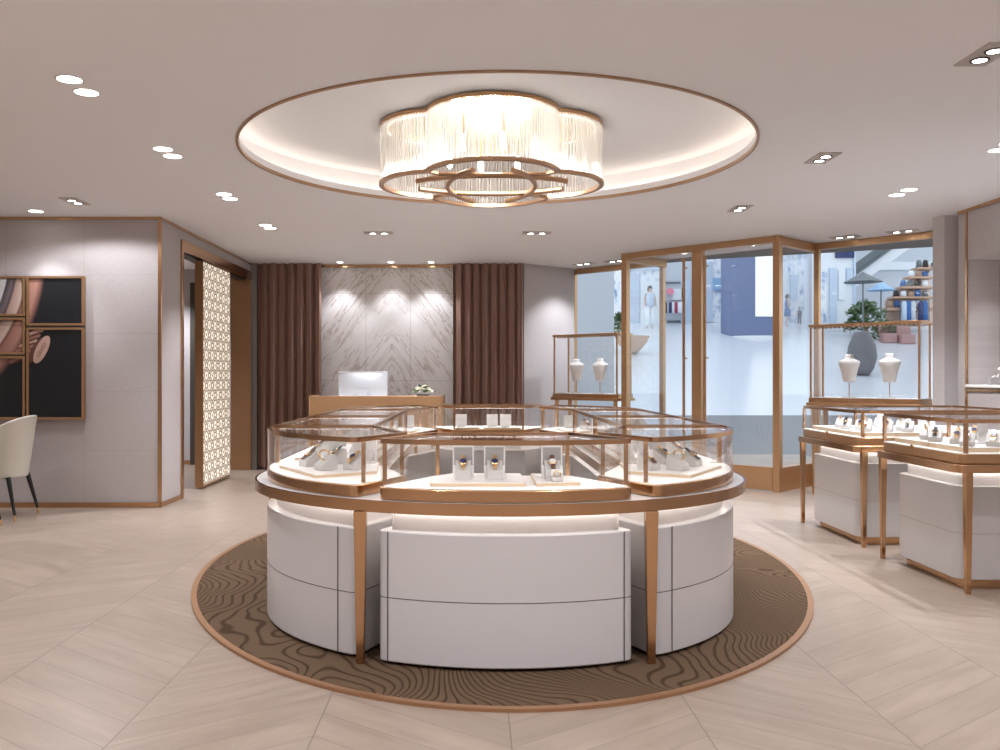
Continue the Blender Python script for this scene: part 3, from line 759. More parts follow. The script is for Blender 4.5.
# ------------------------------------------------------------------ right counters
def rrect(x0, x1, y0, y1, r=.05, n=5):
    out = []
    for (cx, cy, a0) in ((x1-r,y0+r,-90),(x1-r,y1-r,0),(x0+r,y1-r,90),(x0+r,y0+r,180)):
        for i in range(n+1):
            a = math.radians(a0+90*i/n); out.append((cx+r*math.cos(a), cy+r*math.sin(a)))
    return out
def counter(x0, x1, y0, y1, who, far):
    t = thing('counter_table', 'gold rimmed counter table with tapered gold legs, %s' % who, 'display table', ((x0+x1)/2,(y0+y1)/2,0), 'counter tables on the right')
    P = rrect(x0,x1,y0,y1,.06)
    obj('table_top', MB().prism(P,.712,.762), gold, t, smooth=True, auto=30, bevel=.004)
    for (lx, ly) in ((x0+.078,y0+.030),(x0+.045,y1-.035),(x1-.078,y0+.030),(x1-.045,y1-.035)):
        obj('leg', MB().bar((lx,ly,0),(lx,ly,.714), .028,.028,.044), gold, t, bevel=.003)
    c = thing('drawer_cabinet', 'white lacquered cabinet on a gold kick base, %s' % who, 'cabinet', ((x0+x1)/2,(y0+y1)/2,0), 'white cabinets on the right')
    B = rrect(x0+.075,x1-.075,y0+.12,y1-.14,.10,8)
    obj('cabinet_body', MB().prism(B,.06,.62), white_l, c, smooth=True, auto=30, bevel=.005)
    obj('cabinet_plinth', MB().prism(inset(B,.05),.62,.712), recess_w, c, smooth=True, auto=30)
    obj('kick', MB().prism(inset(B,.045),.0,.06), gold, c, smooth=True, auto=30)
    obj('drawer_gap', MB().ring(inset(B,-.001),inset(B,.004),.335,.339), mat('pale_seam',(.45,.40,.38),.6), c)
    obj('light_strip', MB().flat(inset(B,.030),inset(B,.048),.7114), led_plinth, c)
    s = thing('glass_display_case', 'low gold framed glass case, %s' % who, 'display case', ((x0+x1)/2,(y0+y1)/2,.762), 'glass cases on the right counters')
    C = rrect(x0+.035,x1-.035,y0+.03,y1-.03,.05)
    obj('case_base', MB().prism(C,.763,.822), gold_s, s, smooth=True, auto=30, bevel=.004)
    obj('case_floor', MB().prism(inset(C,.003),.822,.826), board_w, s)
    obj('top_frame', MB().ring(C,inset(C,.020),1.003,1.027), gold, s, smooth=True, auto=30)
    obj('glass_top', MB().prism(inset(C,.020),1.012,1.020), glass, s)
    obj('glass_wall', MB().ring(inset(C,.001),inset(C,.005),.826,1.003), glass, s, smooth=True, auto=30)
    for q in ((x0+.075,y0+.045),(x0+.05,y1-.05),(x1-.05,y0+.05),(x1-.05,y1-.05),(x0+.50,y1-.05)):
        obj('post', MB().box(q[0]-.010,q[0]+.010,q[1]-.010,q[1]+.010,.826,1.003), gold, s)
    obj('light_strip', MB().flat(inset(C,.006),inset(C,.019),1.0026), led_side, s)
    obj('case_lock', MB().box(x0+.030,x0+.037,y0+.60,y0+.63,.800,.835), gold_w, s)
    T = [(x0+.10,y0+.10),(x1-.10,y0+.10),(x1-.10,y1-.10),(x0+.10,y1-.10)]
    tray(T, 'white tray filling the glass case, %s' % who, .826, .030, 'white trays in the right cases')
    zt = .857
    k = 0
    col = [('w',.17),('w',.33),('w',.49),('w',.65)]
    for i, (kk, xo) in enumerate(col):
        for j in range(4):
            yy = y0+.20+.19*j
            if i % 2 == 1 and j == 3: continue
            kind = 'e' if (i in (1,3) and j % 2) else 'w'
            wh = 'column %s, row %s' % (ordn[i], ordn[j])
            stand_with(kind, 'GBDb'[(i+j)%4] if kind=='w' else None, x0+xo+.04*(j%2), yy, D(-35), who, wh, zt)
counter(2.835,4.25,5.27,6.36,'nearer counter',0)
counter(2.845,4.25,6.70,7.92,'farther counter',1)

# ------------------------------------------------------------------ tall vitrines
def bust(n=20):
    t = thing('necklace_bust', 'x', 'necklace bust')
    b = MB().rings([(.165,.056,.030),(.18,.062,.036),(.24,.072,.045),(.31,.090,.052),(.365,.108,.055),(.385,.109,.052),(.396,.092,.046),(.408,.062,.040),(.42,.046,.036),(.44,.042,.034),(.458,.046,.037),(.462,.036,.03)], n=24)
    obj('bust_form', b, board_w, t, local=True, smooth=True)
    obj('bust_rod', MB().tube([(0,0,.01),(0,0,.19)], .005, 8), gold_s, t, local=True)
    obj('bust_base', MB().box(-.07,.07,-.035,.035,0,.010), suede_l, t, local=True)
    return t
bust_p = bust()
def vitrine(p, label, L, where, zs=1.0, dep=.32):
    u = Vector((S2,-S2)); n = Vector((S2,S2))
    t = thing('tall_glass_vitrine', label, 'display case', (p.x,p.y,0), 'tall glass vitrines by the glass front')
    def q(a, b): return p+u*a+n*b
    def slab(a0,a1,b0,b1): return [tuple(q(a0,b0)),tuple(q(a1,b0)),tuple(q(a1,b1)),tuple(q(a0,b1))]
    z1 = 1.055
    obj('stand_frame', MB().prism(slab(-.03,L+.03,-.03,dep+.03), .965, 1.0), gold_s, t, bevel=.003)
    obj('case_base', MB().prism(slab(-.01,L+.01,-.01,dep+.01), 1.0, 1.05), gold, t)
    obj('case_floor', MB().prism(slab(.0,L,.0,dep), 1.05, z1), board_w, t)
    for a in (.04,L-.04):
        for b in (.02,dep-.02):
            c_ = q(a,b); obj('leg', MB().bar((c_.x,c_.y,0),(c_.x,c_.y,.966), .03,.03,.05), gold_s, t)
    for a in (.008,L-.008):
        for b in (.008,dep-.008):
            obj('post', MB().prism(slab(a-.009,a+.009,b-.009,b+.009), z1, 1.815), gold_s, t)
    obj('top_frame', MB().prism(slab(-.012,L+.012,-.012,dep+.012), 1.815, 1.842), gold_s, t, bevel=.003)
    bd = MB()
    m_ = int(L/.045)
    for i in range(m_):
        c_ = q(.03+(L-.06)*i/(m_-1), .05); bd.rings([(1.795,.006,.006),(1.80,.011,.011),(1.815,.013,.013)], c_.x, c_.y, 8)
    obj('lamp_row', bd, gold_d, t)
    obj('glass_wall', MB().ring(slab(.003,L-.003,.003,dep-.003), slab(.007,L-.007,.007,dep-.007), z1, 1.815), glass, t)
    pass
    for a in (.3,.8):
        c_ = q(a,.06); spot(c_.x, c_.y, 1.80, 6, math.radians(120), 1, r=.01)
    for i, a in enumerate((.36,.78) if where=='right' else (.27,.66)):
        c_ = q(a, dep*.5)
        place(bust_p, c_.x, c_.y, z1, -PI/4+.25, 'white necklace bust in the %s tall vitrine, %s of the two' % (where, ('left','right')[i]), 'white necklace busts')
vitrine(Vector((3.665,9.79)), 'tall gold framed vitrine beside the right column', 1.13, 'right')
vitrine(Vector((1.095,12.22)), 'tall gold framed vitrine at the back before the left window', 1.05, 'rear')

# ------------------------------------------------------------------ reception desk
dk = thing('reception_desk', 'gold fronted reception desk before the marble panel', 'desk', (-1.17,11.2,0))
obj('desk_front', MB().box(-1.965,-.378,10.90,10.94,0,1.045), gold_s, dk, bevel=.004)
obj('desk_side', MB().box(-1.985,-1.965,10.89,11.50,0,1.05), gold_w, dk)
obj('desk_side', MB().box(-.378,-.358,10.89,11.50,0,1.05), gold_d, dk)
obj('desk_top', MB().box(-1.965,-.378,10.94,11.50,.985,1.02), board_w, dk)
mo = thing('computer_monitor', 'silver desktop monitor seen from behind on the reception desk', 'monitor', (-1.37,11.2,1.02))
sh = MB()
# gently bulging back shell
vs = []; fs = []; nx, nz = 14, 8
for j in range(nz+1):
    for i in range(nx+1):
        u = i/nx*2-1; w = j/nz*2-1
        vs.append((-1.37+.302*u, 11.215-.045*(1-u*u)*(1-w*w)-.006, 1.21+.165*w-.035))
for j in range(nz):
    for i in range(nx): a = j*(nx+1)+i; fs.append((a,a+1,a+nx+2,a+nx+1))
sh.add(vs, fs); sh.box(-1.672,-1.068,11.209,11.222,1.01+.0,1.34)
obj('monitor_shell', sh, steel, mo, smooth=True, auto=40)
obj('screen', MB().box(-1.665,-1.075,11.222,11.224,1.07,1.335), black, mo)
obj('monitor_rim', MB().box(-1.672,-1.068,11.200,11.222,1.325,1.342), mat('bright_silver',(.88,.9,.93),.3,.3), mo, bevel=.002)
obj('monitor_stand', MB().box(-1.425,-1.315,11.15,11.165,1.02,1.115).box(-1.45,-1.29,11.10,11.27,1.02,1.026), steel, mo, bevel=.002)
fl_ = thing('flower_bowl', 'low bowl of cream flowers on the right of the reception desk', 'flowers', (-.62,11.15,1.02))
obj('bowl', MB().rings([(1.02,.04,.04),(1.035,.07,.07),(1.055,.085,.085),(1.06,.08,.08)], -.62, 11.15, 20), black, fl_, smooth=True, auto=40)
fm = MB(); lm_ = MB()
for i in range(64):
    a = random.uniform(0,2*PI); r_ = .125*math.sqrt(random.random()); zz = 1.085+.095*(1-(r_/.13)**2)*random.uniform(.5,1); xx, yy = -.62+r_*math.cos(a), 11.15+.7*r_*math.sin(a)
    if i % 5 < 3: fm.rings([(zz-.014,.006,.006),(zz-.006,.019,.019),(zz+.006,.021,.021),(zz+.014,.010,.010)], xx, yy, 7)
    else:
        dx, dy = math.cos(a)*.032, math.sin(a)*.032
        lm_.add([(xx,yy,zz-.02),(xx+dx+dy,yy+dy-dx,zz+.004),(xx+2*dx,yy+2*dy,zz+.012),(xx+dx-dy,yy+dy+dx,zz)], [(0,1,2,3)])
obj('blossoms', fm, petal_m, fl_, smooth=True)['kind'] = 'stuff'
obj('leaves', lm_, leaf_m, fl_)['kind'] = 'stuff'

# ------------------------------------------------------------------ framed pictures on left wall
def picture(x0, x1, z0, z1, label, extra=None):
    t = thing('framed_picture', label, 'picture', ((x0+x1)/2,8.78,z0), 'gold framed panels of the watch picture')
    w = .022; y0, y1 = 8.745, 8.784
    obj('picture_frame', MB().box(x0,x0+w,y0,y1,z0,z1).box(x1-w,x1,y0,y1,z0,z1).box(x0+w,x1-w,y0,y1,z0,z0+w).box(x0+w,x1-w,y0,y1,z1-w,z1), gold_s, t)
    c = obj('canvas', MB().box(x0+w,x1-w,8.762,8.78,z0+w,z1-w), art_m, t)
    # keep object coordinates equal to world coordinates for the print
    l = Vector(t.location); c.data.transform(Matrix.Translation(l)); c.location = -l
    return t
sc9 = 8.75/900
def PX(x): return (x-473)*sc9
def PZ(y): return EYE-(y-376.5)*sc9
pR1 = picture(PX(26.5),PX(84),PZ(325.5),PZ(276),'upper right picture panel, black with a rose gold curved edge')
pR2 = picture(PX(26.5),PX(84),PZ(419.5),PZ(327.5),'lower right picture panel, black with an engraved rose gold crown')
pL1 = picture(PX(-28),PX(25),PZ(316),PZ(276),'top left picture panel with part of a watch dial')
pL2 = picture(PX(-28),PX(25),PZ(354.5),PZ(317.5),'middle left picture panel with a rose gold watch case')
pL3 = picture(PX(-28),PX(25),PZ(419.5),PZ(356),'lower left picture panel with the bottom of a watch case')
def clipbox(poly, x0, x1, z0, z1):
    def cut(P, f, inter):
        out = []
        for i in range(len(P)):
            a, b = P[i-1], P[i]
            if f(b):
                if not f(a): out.append(inter(a,b))
                out.append(b)
            elif f(a): out.append(inter(a,b))
        return out
    def ix(v): return lambda a,b: (v, a[1]+(b[1]-a[1])*(v-a[0])/(b[0]-a[0]))
    def iz(v): return lambda a,b: (a[0]+(b[0]-a[0])*(v-a[1])/(b[1]-a[1]), v)
    for f, g_ in ((lambda p: p[0]>=x0, ix(x0)),(lambda p: p[0]<=x1, ix(x1)),(lambda p: p[1]>=z0, iz(z0)),(lambda p: p[1]<=z1, iz(z1))):
        poly = cut(poly, f, g_)
        if len(poly) < 3: return []
    return poly
def shape(parent, name, pts, m, lvl, box):
    poly = clipbox([(PX(a),PZ(b)) for a, b in pts], *box)
    if not poly: return
    n = len(poly); a = sum(poly[i][0]*poly[(i+1)%n][1]-poly[(i+1)%n][0]*poly[i][1] for i in range(n))
    if a < 0: poly = poly[::-1]
    yv = 8.7615-.0008*lvl
    vs = [(p[0],yv,p[1]) for p in poly]+[(p[0],8.763,p[1]) for p in poly]
    fs = [tuple(range(n))]+[(i,n+i,n+(i+1)%n,(i+1)%n) for i in range(n)]
    obj(name, MB().add(vs, fs), m, parent)
def pell(cx, cy, rx, ry, rot, n=28):
    c, s_ = math.cos(rot), math.sin(rot)
    return [(cx+rx*math.cos(a)*c-ry*math.sin(a)*s_, cy+rx*math.cos(a)*s_+ry*math.sin(a)*c) for a in [2*PI*i/n for i in range(n)]]
def boxof(x0,x1,y0,y1): w=.022; return (PX(x0)+w,PX(x1)-w,PZ(y1)+w,PZ(y0)-w)
bR2 = boxof(26.5,84,327.5,419.5); bL2 = boxof(-28,25,317.5,354.5); bL3 = boxof(-28,25,356,419.5)
for (pp, bb) in ((pR2,bR2),(pL2,bL2),(pL3,bL3)):
    for i in range(6):
        cy_ = 333+i*5.2; cx_ = 34-i*3.2
        shape(pp, 'crown_ridge', pell(cx_, cy_, 10, 2.6, -.35), rose if i % 2 else rose_l, 1, bb)
        shape(pp, 'crown_ridge', pell(cx_-1, cy_+2.2, 9, 1.0, -.35), rose_d, 2, bb)
shape(pR2, 'crown_shadow', pell(36,350,5,15,.55), rose_d, 3, bR2)
shape(pR2, 'crown_face', pell(41.2,349.5,5.8,15.2,.45), rose_l, 4, bR2)
for i in range(4): shape(pR2, 'crown_engraving', pell(38.6+i*1.7,354.5-i*3.2,1.6,2.5,.45), rose, 5, bR2)
for i in range(4): shape(pR2, 'crown_engraving', pell(38.6+i*1.7,354.5-i*3.2,.7,1.5,.45), rose_l, 6, bR2)

# ------------------------------------------------------------------ chairs
cream = mat('cream_leather', (.66,.62,.54), .45)
def make_chair():
    t = thing('dining_chair', 'x', 'chair')
    # back shell wraps round the seat; chair faces -x, back at +x
    n, m = 28, 10; vs = []; fs = []
    def pt(i, j, off):
        u = i/n*2-1; a = u*math.radians(112); v_ = j/m
        top = .93-.24*abs(u)**2.2; bot = .375
        z_ = bot+(top-bot)*v_
        r_ = .262+.035*v_+off - .02*(1-v_)
        return (r_*math.cos(a)*1.0-.02+.02*v_, r_*1.02*math.sin(a), z_)
    for off in (0, -.035):
        for j in range(m+1):
            for i in range(n+1): vs.append(pt(i,j,off))
    K = (n+1)*(m+1)
    for j in range(m):
        for i in range(n):
            a = j*(n+1)+i; fs.append((a,a+1,a+n+2,a+n+1)); fs.append((K+a+1,K+a,K+a+n+1,K+a+n+2))
    for i in range(n):
        a = m*(n+1)+i; fs.append((a,a+1,K+a+1,K+a)); a = i; fs.append((a+1,a,K+a,K+a+1))
    for j in range(m):
        a = j*(n+1); fs.append((a,a+n+1,K+a+n+1,K+a)); a = j*(n+1)+n; fs.append((a+n+1,a,K+a,K+a+n+1))
    o = obj('backrest', MB().add(vs, fs), cream, t, local=True, smooth=True, auto=60, bevel=.012, seg=3)
    obj('seat', MB().rings([(.37,.20,.215,-.04,0),(.385,.235,.235,-.04,0),(.45,.245,.24,-.05,0),(.475,.22,.22,-.05,0),(.48,.15,.15,-.05,0)], n=28), cream, t, local=True, smooth=True, auto=50)
    for sx in (-1,1):
        for sy in (-1,1):
            a = (.17*sx-.02,.20*sy,.385); b = (.225*sx+.0,.245*sy,.055); c = (.232*sx,.251*sy,.0)
            l = obj('leg', MB().tube([a,b], .022, 10, r2=.0125), black, t, local=True, smooth=True, auto=50)
            obj('leg_tip', MB().tube([b,c], .0128, 10, r2=.010), gold_w, l, local=True, smooth=True, auto=50)
    o = obj('badge', MB().box(.296,.303,.105,.125,.80,.825), gold_d, t, local=True)
    o.location = (-.036,0,0)
    return t
chair = make_chair()
place(chair, -4.275, 8.15, 0, D(4), 'cream upholstered chair with black legs below the picture panels', 'cream chairs by the left wall')
place(chair, -4.29, 7.48, 0, D(-2), 'cream chair cut off by the left edge of the photo', 'cream chairs by the left wall')

# ------------------------------------------------------------------ niche objects
sb_ = thing('leather_bangle_display', 'white curved display with silver band on the niche shelf', 'jewelry display', (4.72,7.94,1.205))
pth = [(4.70+.015*i, 8.02-.035*i, 1.345+.085*math.sin(i/9*PI*.75)) for i in range(10)]
mbx = MB()
for i in range(9):
    mbx.bar(pth[i], pth[i+1], .07, .016)
obj('curved_band', mbx, board_w, sb_, smooth=False)
obj('display_foot', MB().box(4.74,4.80,7.80,7.86,1.205,1.34), gold_s, sb_, bevel=.004)
obj('gem', MB().rings([(1.34,.01,.01),(1.355,.03,.03),(1.375,.034,.034),(1.395,.02,.02)], 4.77, 7.83, 14), steel, sb_, smooth=True)
gb = thing('grey_gift_box', 'small grey box with a white bow on the niche shelf', 'box', (4.70,8.13,1.205))
obj('box_body', MB().box(4.665,4.735,8.10,8.16,1.205,1.27), mat('box_grey',(.33,.31,.31),.6), gb, bevel=.003)
obj('bow', MB().tube([(4.67,8.10,1.272),(4.70,8.11,1.285),(4.73,8.12,1.275),(4.75,8.13,1.30)], .006, 6), board_w, gb)

# ------------------------------------------------------------------ lamps in ceiling
rim_m = mat('lamp_rim', (.62,.58,.56), .5)
plate_m = mat('lamp_plate', (.50,.45,.42), .6)
DG = 'round ceiling downlights'
def rlight(x, y, label, r=.062, power=26, size=80, group=DG, z=None):
    z = z or H
    if power and abs(y) < 3 and x > -7: pass
    t = thing('ceiling_downlight', label, 'downlight', (x,y,z-.005), group)
    obj('lamp_rim', MB().ring(circle((x,y),r+.008,28), circle((x,y),r,28), z-.004, z-.0003), rim_m, t, smooth=True, auto=40)
    obj('lamp_lens', MB().prism(circle((x,y),r,28), z-.003, z-.0006), lamp_e, t)
    if power: spot(x, y, z-.02, power, math.radians(size))
def cpx(px, py, z=H): Y = 900*(z-EYE)/(376.5-py); return ((px-473)/900*Y, Y)
pairs_l = [((69.5,79),(86.5,92),'nearest the left edge of the ceiling'),((163,148.8),(172.5,155.8),'second in the left row'),((224,194),(230,198.5),'third in the left row'),((265.5,225),(270,228),'farthest in the left row')]
for a, b, w in pairs_l:
    for q, s_ in ((a,'nearer'),(b,'farther')):
        x_, y_ = cpx(*q); rlight(x_, y_, '%s round downlight of the pair %s' % (s_, w), power=(26 if a[1]<140 else 34), size=(80 if a[1]<140 else 100))
for a, b, w in (((909,189.6),(897,194.8),'above the right counters'),((1010,143),(998.6,149.8),'at the right edge of the photo')):
    for q, s_ in ((a,'nearer'),(b,'farther')):
        x_, y_ = cpx(*q); rlight(x_, y_, '%s round downlight of the pair %s' % (s_, w), power=48, size=110)
for px_, w in ((340,'left'),(391,'middle'),(431,'right')):
    rlight((px_-473)/900*12.28, 12.28, '%s of the three small downlights before the marble panel' % w, .042, 19, 85, 'small downlights before the marble panel')
x_, y_ = cpx(36,211); rlight(x_, y_, 'single round downlight above the picture panels', power=26)
rlight(-4.52,12.35,'small downlight in the hallway ceiling', .05, 90, 120); rlight(-5.6,11.0,'unseen downlight added deeper in the hallway to brighten it', .05, 90, 130)  # second lamp is an unseen addition that brightens the dark hallway
PG = 'rectangular twin downlights'
def plight(x, y, rz, label, power=24, L=.31, W=.155, size=70, blend=.6):
    t = thing('twin_downlight', label, 'downlight', (x,y,H-.004), PG, rz)
    obj('lamp_plate', MB().box(-W/2,W/2,-L/2,L/2,-.003,.0035), plate_m, t, local=True)
    for s_ in (-1,1):
        l = obj('lamp_ring', MB().ring(circle((0,s_*.062),.045,20), circle((0,s_*.062),.033,20), -.008,-.003), dark, t, local=True)
        obj('lamp_lens', MB().prism(circle((0,s_*.062),.033,20), -.007,-.003), lamp_e, l, local=True)
    if power: spot(x, y, H-.03, power, math.radians(size), blend)
x_, y_ = cpx(75,201); plight(x_, y_, 0, 'twin downlight beside the fabric wall at far left', 27, size=158, blend=.25)
x_, y_ = cpx(822.5,157.6); plight(x_, y_, 0, 'twin downlight to the right of the round recess', 60, size=95)
x_, y_ = cpx(740,208.2); plight(x_, y_, 0, 'twin downlight nearest the glass entrance', 90, size=105)
x_, y_ = cpx(987,54); plight(x_, y_, 0, 'twin downlight in the upper right corner of the photo', 40)
x_, y_ = cpx(378.5,232.6); plight(x_, y_, PI/2, 'twin downlight left of centre behind the round recess', 110, size=110)
x_, y_ = cpx(536.5,232.6); plight(x_, y_, PI/2, 'twin downlight right of centre behind the round recess', 110, size=110)
for px_, py_, w in ((583.5,263.6,'before the left window'),(616,260.8,'by the left entrance post'),(845,236.5,'before the right window'),(902.7,230.9,'beside the right column')):
    x_, y_ = cpx(px_, py_); plight(x_, y_, PI/4, 'twin downlight %s' % w, 34 if px_ < 700 else 60, size=110)
# unseen lamps added behind the camera to fill the shop with light
k = 0
for x_ in (-5.8,-3.6,-1.2,1.2,3.4):
    for y_ in (-2.2,.1,2.2):
        rlight(x_, y_, 'unseen round fill downlight added in the ceiling behind the camera', .062, 72, 125); k += 1
for x_ in (-6.2,-5.0):
    for y_ in (4.4,6.8): rlight(x_, y_, 'round downlight in the ceiling outside the left edge', .062, 34, 105)
for px_, py_ in ((751.8,245.3),(683.6,253.2)):
    x_, y_ = cpx(px_, py_); rlight(x_, y_, ('left' if px_ < 700 else 'right')+' small downlight inside the glass entrance box', .04, 10)
# niche lamps
for i in range(4): spot(4.76, 8.1-.55*i, 2.34, 5, math.radians(80))

# ------------------------------------------------------------------ chandelier
ch = thing('chandelier', 'large four lobed crystal rod chandelier with gold rings in the round recess', 'chandelier', (.13,6.35,H+.225))
CHX, CHY = .13, 6.39; ZB, ZC = 2.635, 3.06
def quatre(off=0, c=.3346, r=.4524, n=40):
    out = []
    # lobe arcs between the diagonal notches
    nx = .44; a_end = math.atan2(nx, nx-c)
    for q in range(4):
        base = q*PI/2
        for i in range(n):
            a = -a_end+2*a_end*i/n
            lx, ly = c+(r+off)*math.cos(a), (r+off)*math.sin(a)
            out.append((CHX+lx*math.cos(base)-ly*math.sin(base), CHY+lx*math.sin(base)+ly*math.cos(base)))
    return out
obj('top_ring', MB().ring(quatre(.004), quatre(-.028), ZC-.030, ZC-.004), gold, ch)
obj('bottom_ring', MB().ring(quatre(.008), quatre(-.026), ZB-.008, ZB+.016), gold_d, ch)
obj('canopy_plate', MB().prism(quatre(-.028), ZC-.016, ZC-.006), mat('chandelier_plate',(.75,.62,.42),.35,.8), ch)
glow = mat('lamp_glow', (1,1,1), .5, emit=(1,.95,.90), es=3.0)
obj('upper_lamp_ring', MB().ring(quatre(-.040), quatre(-.052), ZC-.040, ZC-.030), mat('soft_lamp_glow', (1,1,1), .5, emit=(1,.93,.84), es=1.4), ch)
import itertools
qp = quatre(-.010, n=60)
# equal spacing
def resample(P, d):
    P = P+[P[0]]; out = []; acc = 0; nxt = 0
    for i in range(len(P)-1):
        a, b = Vector(P[i]), Vector(P[i+1]); L = (b-a).length
        while nxt <= acc+L: out.append(tuple(a+(b-a)*((nxt-acc)/L))); nxt += d
        acc += L
    return out
rods = resample(qp, .022)
rods.sort(key=lambda p: p[1])
for i, p in enumerate(rods[:100]):
    obj('crystal_rod', MB().rings([(ZB+.016,.0078,.0078),(ZC-.032,.0078,.0078)], p[0], p[1], 6), rod, ch)
mb = MB()
for p in rods[100:]: mb.rings([(ZB+.016,.0078,.0078),(ZC-.032,.0078,.0078)], p[0], p[1], 6)
o = obj('crystal_rods_behind', mb, rod, ch); o['kind'] = 'stuff'
mb = MB()
for p in resample(quatre(-.085, n=60), .03): mb.rings([(ZB+.05,.006,.006),(ZC-.032,.006,.006)], p[0], p[1], 6)
o = obj('inner_crystal_rods', mb, rod, ch); o['kind'] = 'stuff'
def arc3(mx, half, n=20):  # arc through (-.. ) symmetric: mid at x=-mx, ends at x=-ex,y=+-half
    ex = mx*.42; sag = mx-ex; R = (half*half+sag*sag)/(2*sag); a = math.asin(half/R)
    return [(-mx+R-R*math.cos(-a+2*a*i/n), R*math.sin(-a+2*a*i/n)) for i in range(n+1)]
for q in range(4):
    b = q*PI/2; pts = []
    for (ax, ay) in arc3(.31,.52):
        pts.append((CHX+ax*math.cos(b)-ay*math.sin(b), CHY+ax*math.sin(b)+ay*math.cos(b), ZB-.008+.012*(q%2)))
    obj('curved_bar', MB().tube(pts, .019, 8), gold_d, ch, smooth=True, auto=50)
for q in range(4):
    b = q*PI/2+PI/4; ux, uy = math.cos(b), math.sin(b)
    sx = -1 if ux > 0 else 1
    p0 = (CHX+.594*ux, CHY+.594*uy, ZB+.004); p1 = (CHX+.53*ux+sx*.01, CHY+.50*uy, ZB+.004); p2 = (CHX+.53*ux+sx*.16, CHY+.47*uy, ZB+.004)
    obj('hook_bar', MB().tube([p0,p1,p2], .014, 8), gold_d, ch)
for i in range(8):
    a = 2*PI*i/8+.2; r_ = .36; x_, y_ = CHX+r_*math.cos(a), CHY+r_*math.sin(a)
    bb = obj('bulb', MB().rings([(2.80,.006,.006),(2.815,.018,.018),(2.85,.022,.022),(2.90,.018,.018),(2.92,.01,.01)], x_, y_, 12), glow, ch, smooth=True)
    obj('bulb_socket', MB().rings([(2.92,.016,.016),(3.045,.012,.012)], x_, y_, 10), gold_w, ch)
for i in range(4):
    a = PI/2*i; l = bpy.data.lights.new('chandelier_light','POINT'); l.energy = 7; l.color = (1,.97,.93); l.shadow_soft_size = .08
    o = bpy.data.objects.new('chandelier_light', l); COL.objects.link(o); o.location = (CHX+.2*math.cos(a), CHY+.2*math.sin(a), 2.80)

# ------------------------------------------------------------------ the mall outside
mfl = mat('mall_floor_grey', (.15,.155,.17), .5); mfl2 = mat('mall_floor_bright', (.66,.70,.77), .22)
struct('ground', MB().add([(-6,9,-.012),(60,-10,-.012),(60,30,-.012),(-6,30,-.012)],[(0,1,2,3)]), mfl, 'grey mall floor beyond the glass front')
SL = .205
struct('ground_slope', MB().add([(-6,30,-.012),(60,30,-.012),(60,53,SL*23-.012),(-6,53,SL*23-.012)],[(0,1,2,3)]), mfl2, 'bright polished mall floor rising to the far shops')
def zs_(Y): return max(0, SL*(Y-30))
def wx(px, Y): return (px-473)/900*Y
def wz(py, Y): return EYE-(py-376.5)/900*Y
def slopeY(py):
    k = (376.5-py)/900; return (SL*30+EYE)/(SL-k)
m_white = mat('mall_white', (.80,.85,.90), .5); m_pale = mat('mall_pale_blue', (.55,.66,.80), .5); m_grey = mat('mall_grey', (.55,.60,.66), .6)
m_blue = mat('column_blue', (.135,.18,.32), .5); m_navy = mat('navy', (.02,.04,.14), .5); m_sky = mat('sky_blue_panel', (.28,.48,.72), .5)
m_brown = mat('mall_brown', (.42,.28,.20), .6); m_red = mat('red_cloth', (.45,.04,.10), .6); m_wood = mat('planter_wood', (.50,.32,.22), .5)
m_dress = mat('blue_dress', (.03,.13,.38), .6); m_hair = mat('dark_hair', (.012,.010,.012), .5); m_dgrey = mat('dark_grey', (.12,.15,.17), .5); m_pot = mat('grey_pot', (.13,.14,.16), .5)
screen_e = mat('white_screen', (.9,.9,.9), .4, emit=(.92,.93,1), es=.12)
m_noise = mat('shop_interior', (.8,.85,.9), .5); t = NT(m_noise); v, x, y, z = t.obj()
c_ = t.ramp(t.noise(t.comb(t.m('MULTIPLY', x, 1.6), 0.0, t.m('MULTIPLY', z, .7)), 1.3, 4, .65), [(.36,(.22,.32,.50)),(.44,(.58,.68,.82)),(.52,(.92,.94,.97)),(.60,(.80,.85,.90)),(.66,(.34,.46,.64))]); t.base(c_)
def shopfront(px0, px1, py0, Y, m, label, panels=()):
    z0 = zs_(Y)-.01; x0, x1 = wx(px0,Y), wx(px1,Y); z1 = wz(py0,Y)
    t = thing('shopfront', label, 'shopfront', ((x0+x1)/2,Y,z0), 'shopfronts across the mall')
    obj('facade', MB().box(x0,x1,Y,Y+1.2,z0,z1), m, t)
    for (nm, a, b, c, d, mm) in panels:
        obj(nm, MB().box(wx(a,Y),wx(b,Y),Y-.12,Y,wz(d,Y),wz(c,Y)), mm, t)
    return t
# plain pale wall seen through left window
o = obj('partition_panel', MB().box(wx(540,22),wx(614,22),22,22.5,0,wz(225,22)), m_grey); tag(o, 'plain pale grey partition in the mall behind the left window', 'partition')
shopfront(606,663,200,51,m_noise,'bright shopfront seen left of the gold entrance mullion',[('door_panel',640,660,281,327,m_white),('sign_band',629,662,262,270,m_pale),('plinth',632,664,325,328.5,m_dgrey),('window_bay',629,639,274,326,m_pale)])
shopfront(663,691,200,51.2,m_grey,'grey clothes shop with a round pink sign',[('shelf',664,680,282,283.5,m_dgrey),('light_box',672,684,289,300,m_white),('side_panel',681,690,281,326,m_pale),('display_plinth',667,680,320.5,325.5,m_dgrey)])
shopfront(691,726,200,51.4,m_noise,'pale blue shopfront left of the blue column',[('glass_bay',699,712,262,322,m_pale),('sign',712,721,278,290,m_sky),('base_line',697,722,324,327,mat('warm_strip',(.75,.70,.50),.5))])
shopfront(770,816,200,51,m_noise,'bright shopfront behind the walking people',[('pillar',783,787,260,322,m_white),('poster',790,797,275,300,m_pale),('pillar',808,811,258,322,m_pale)])
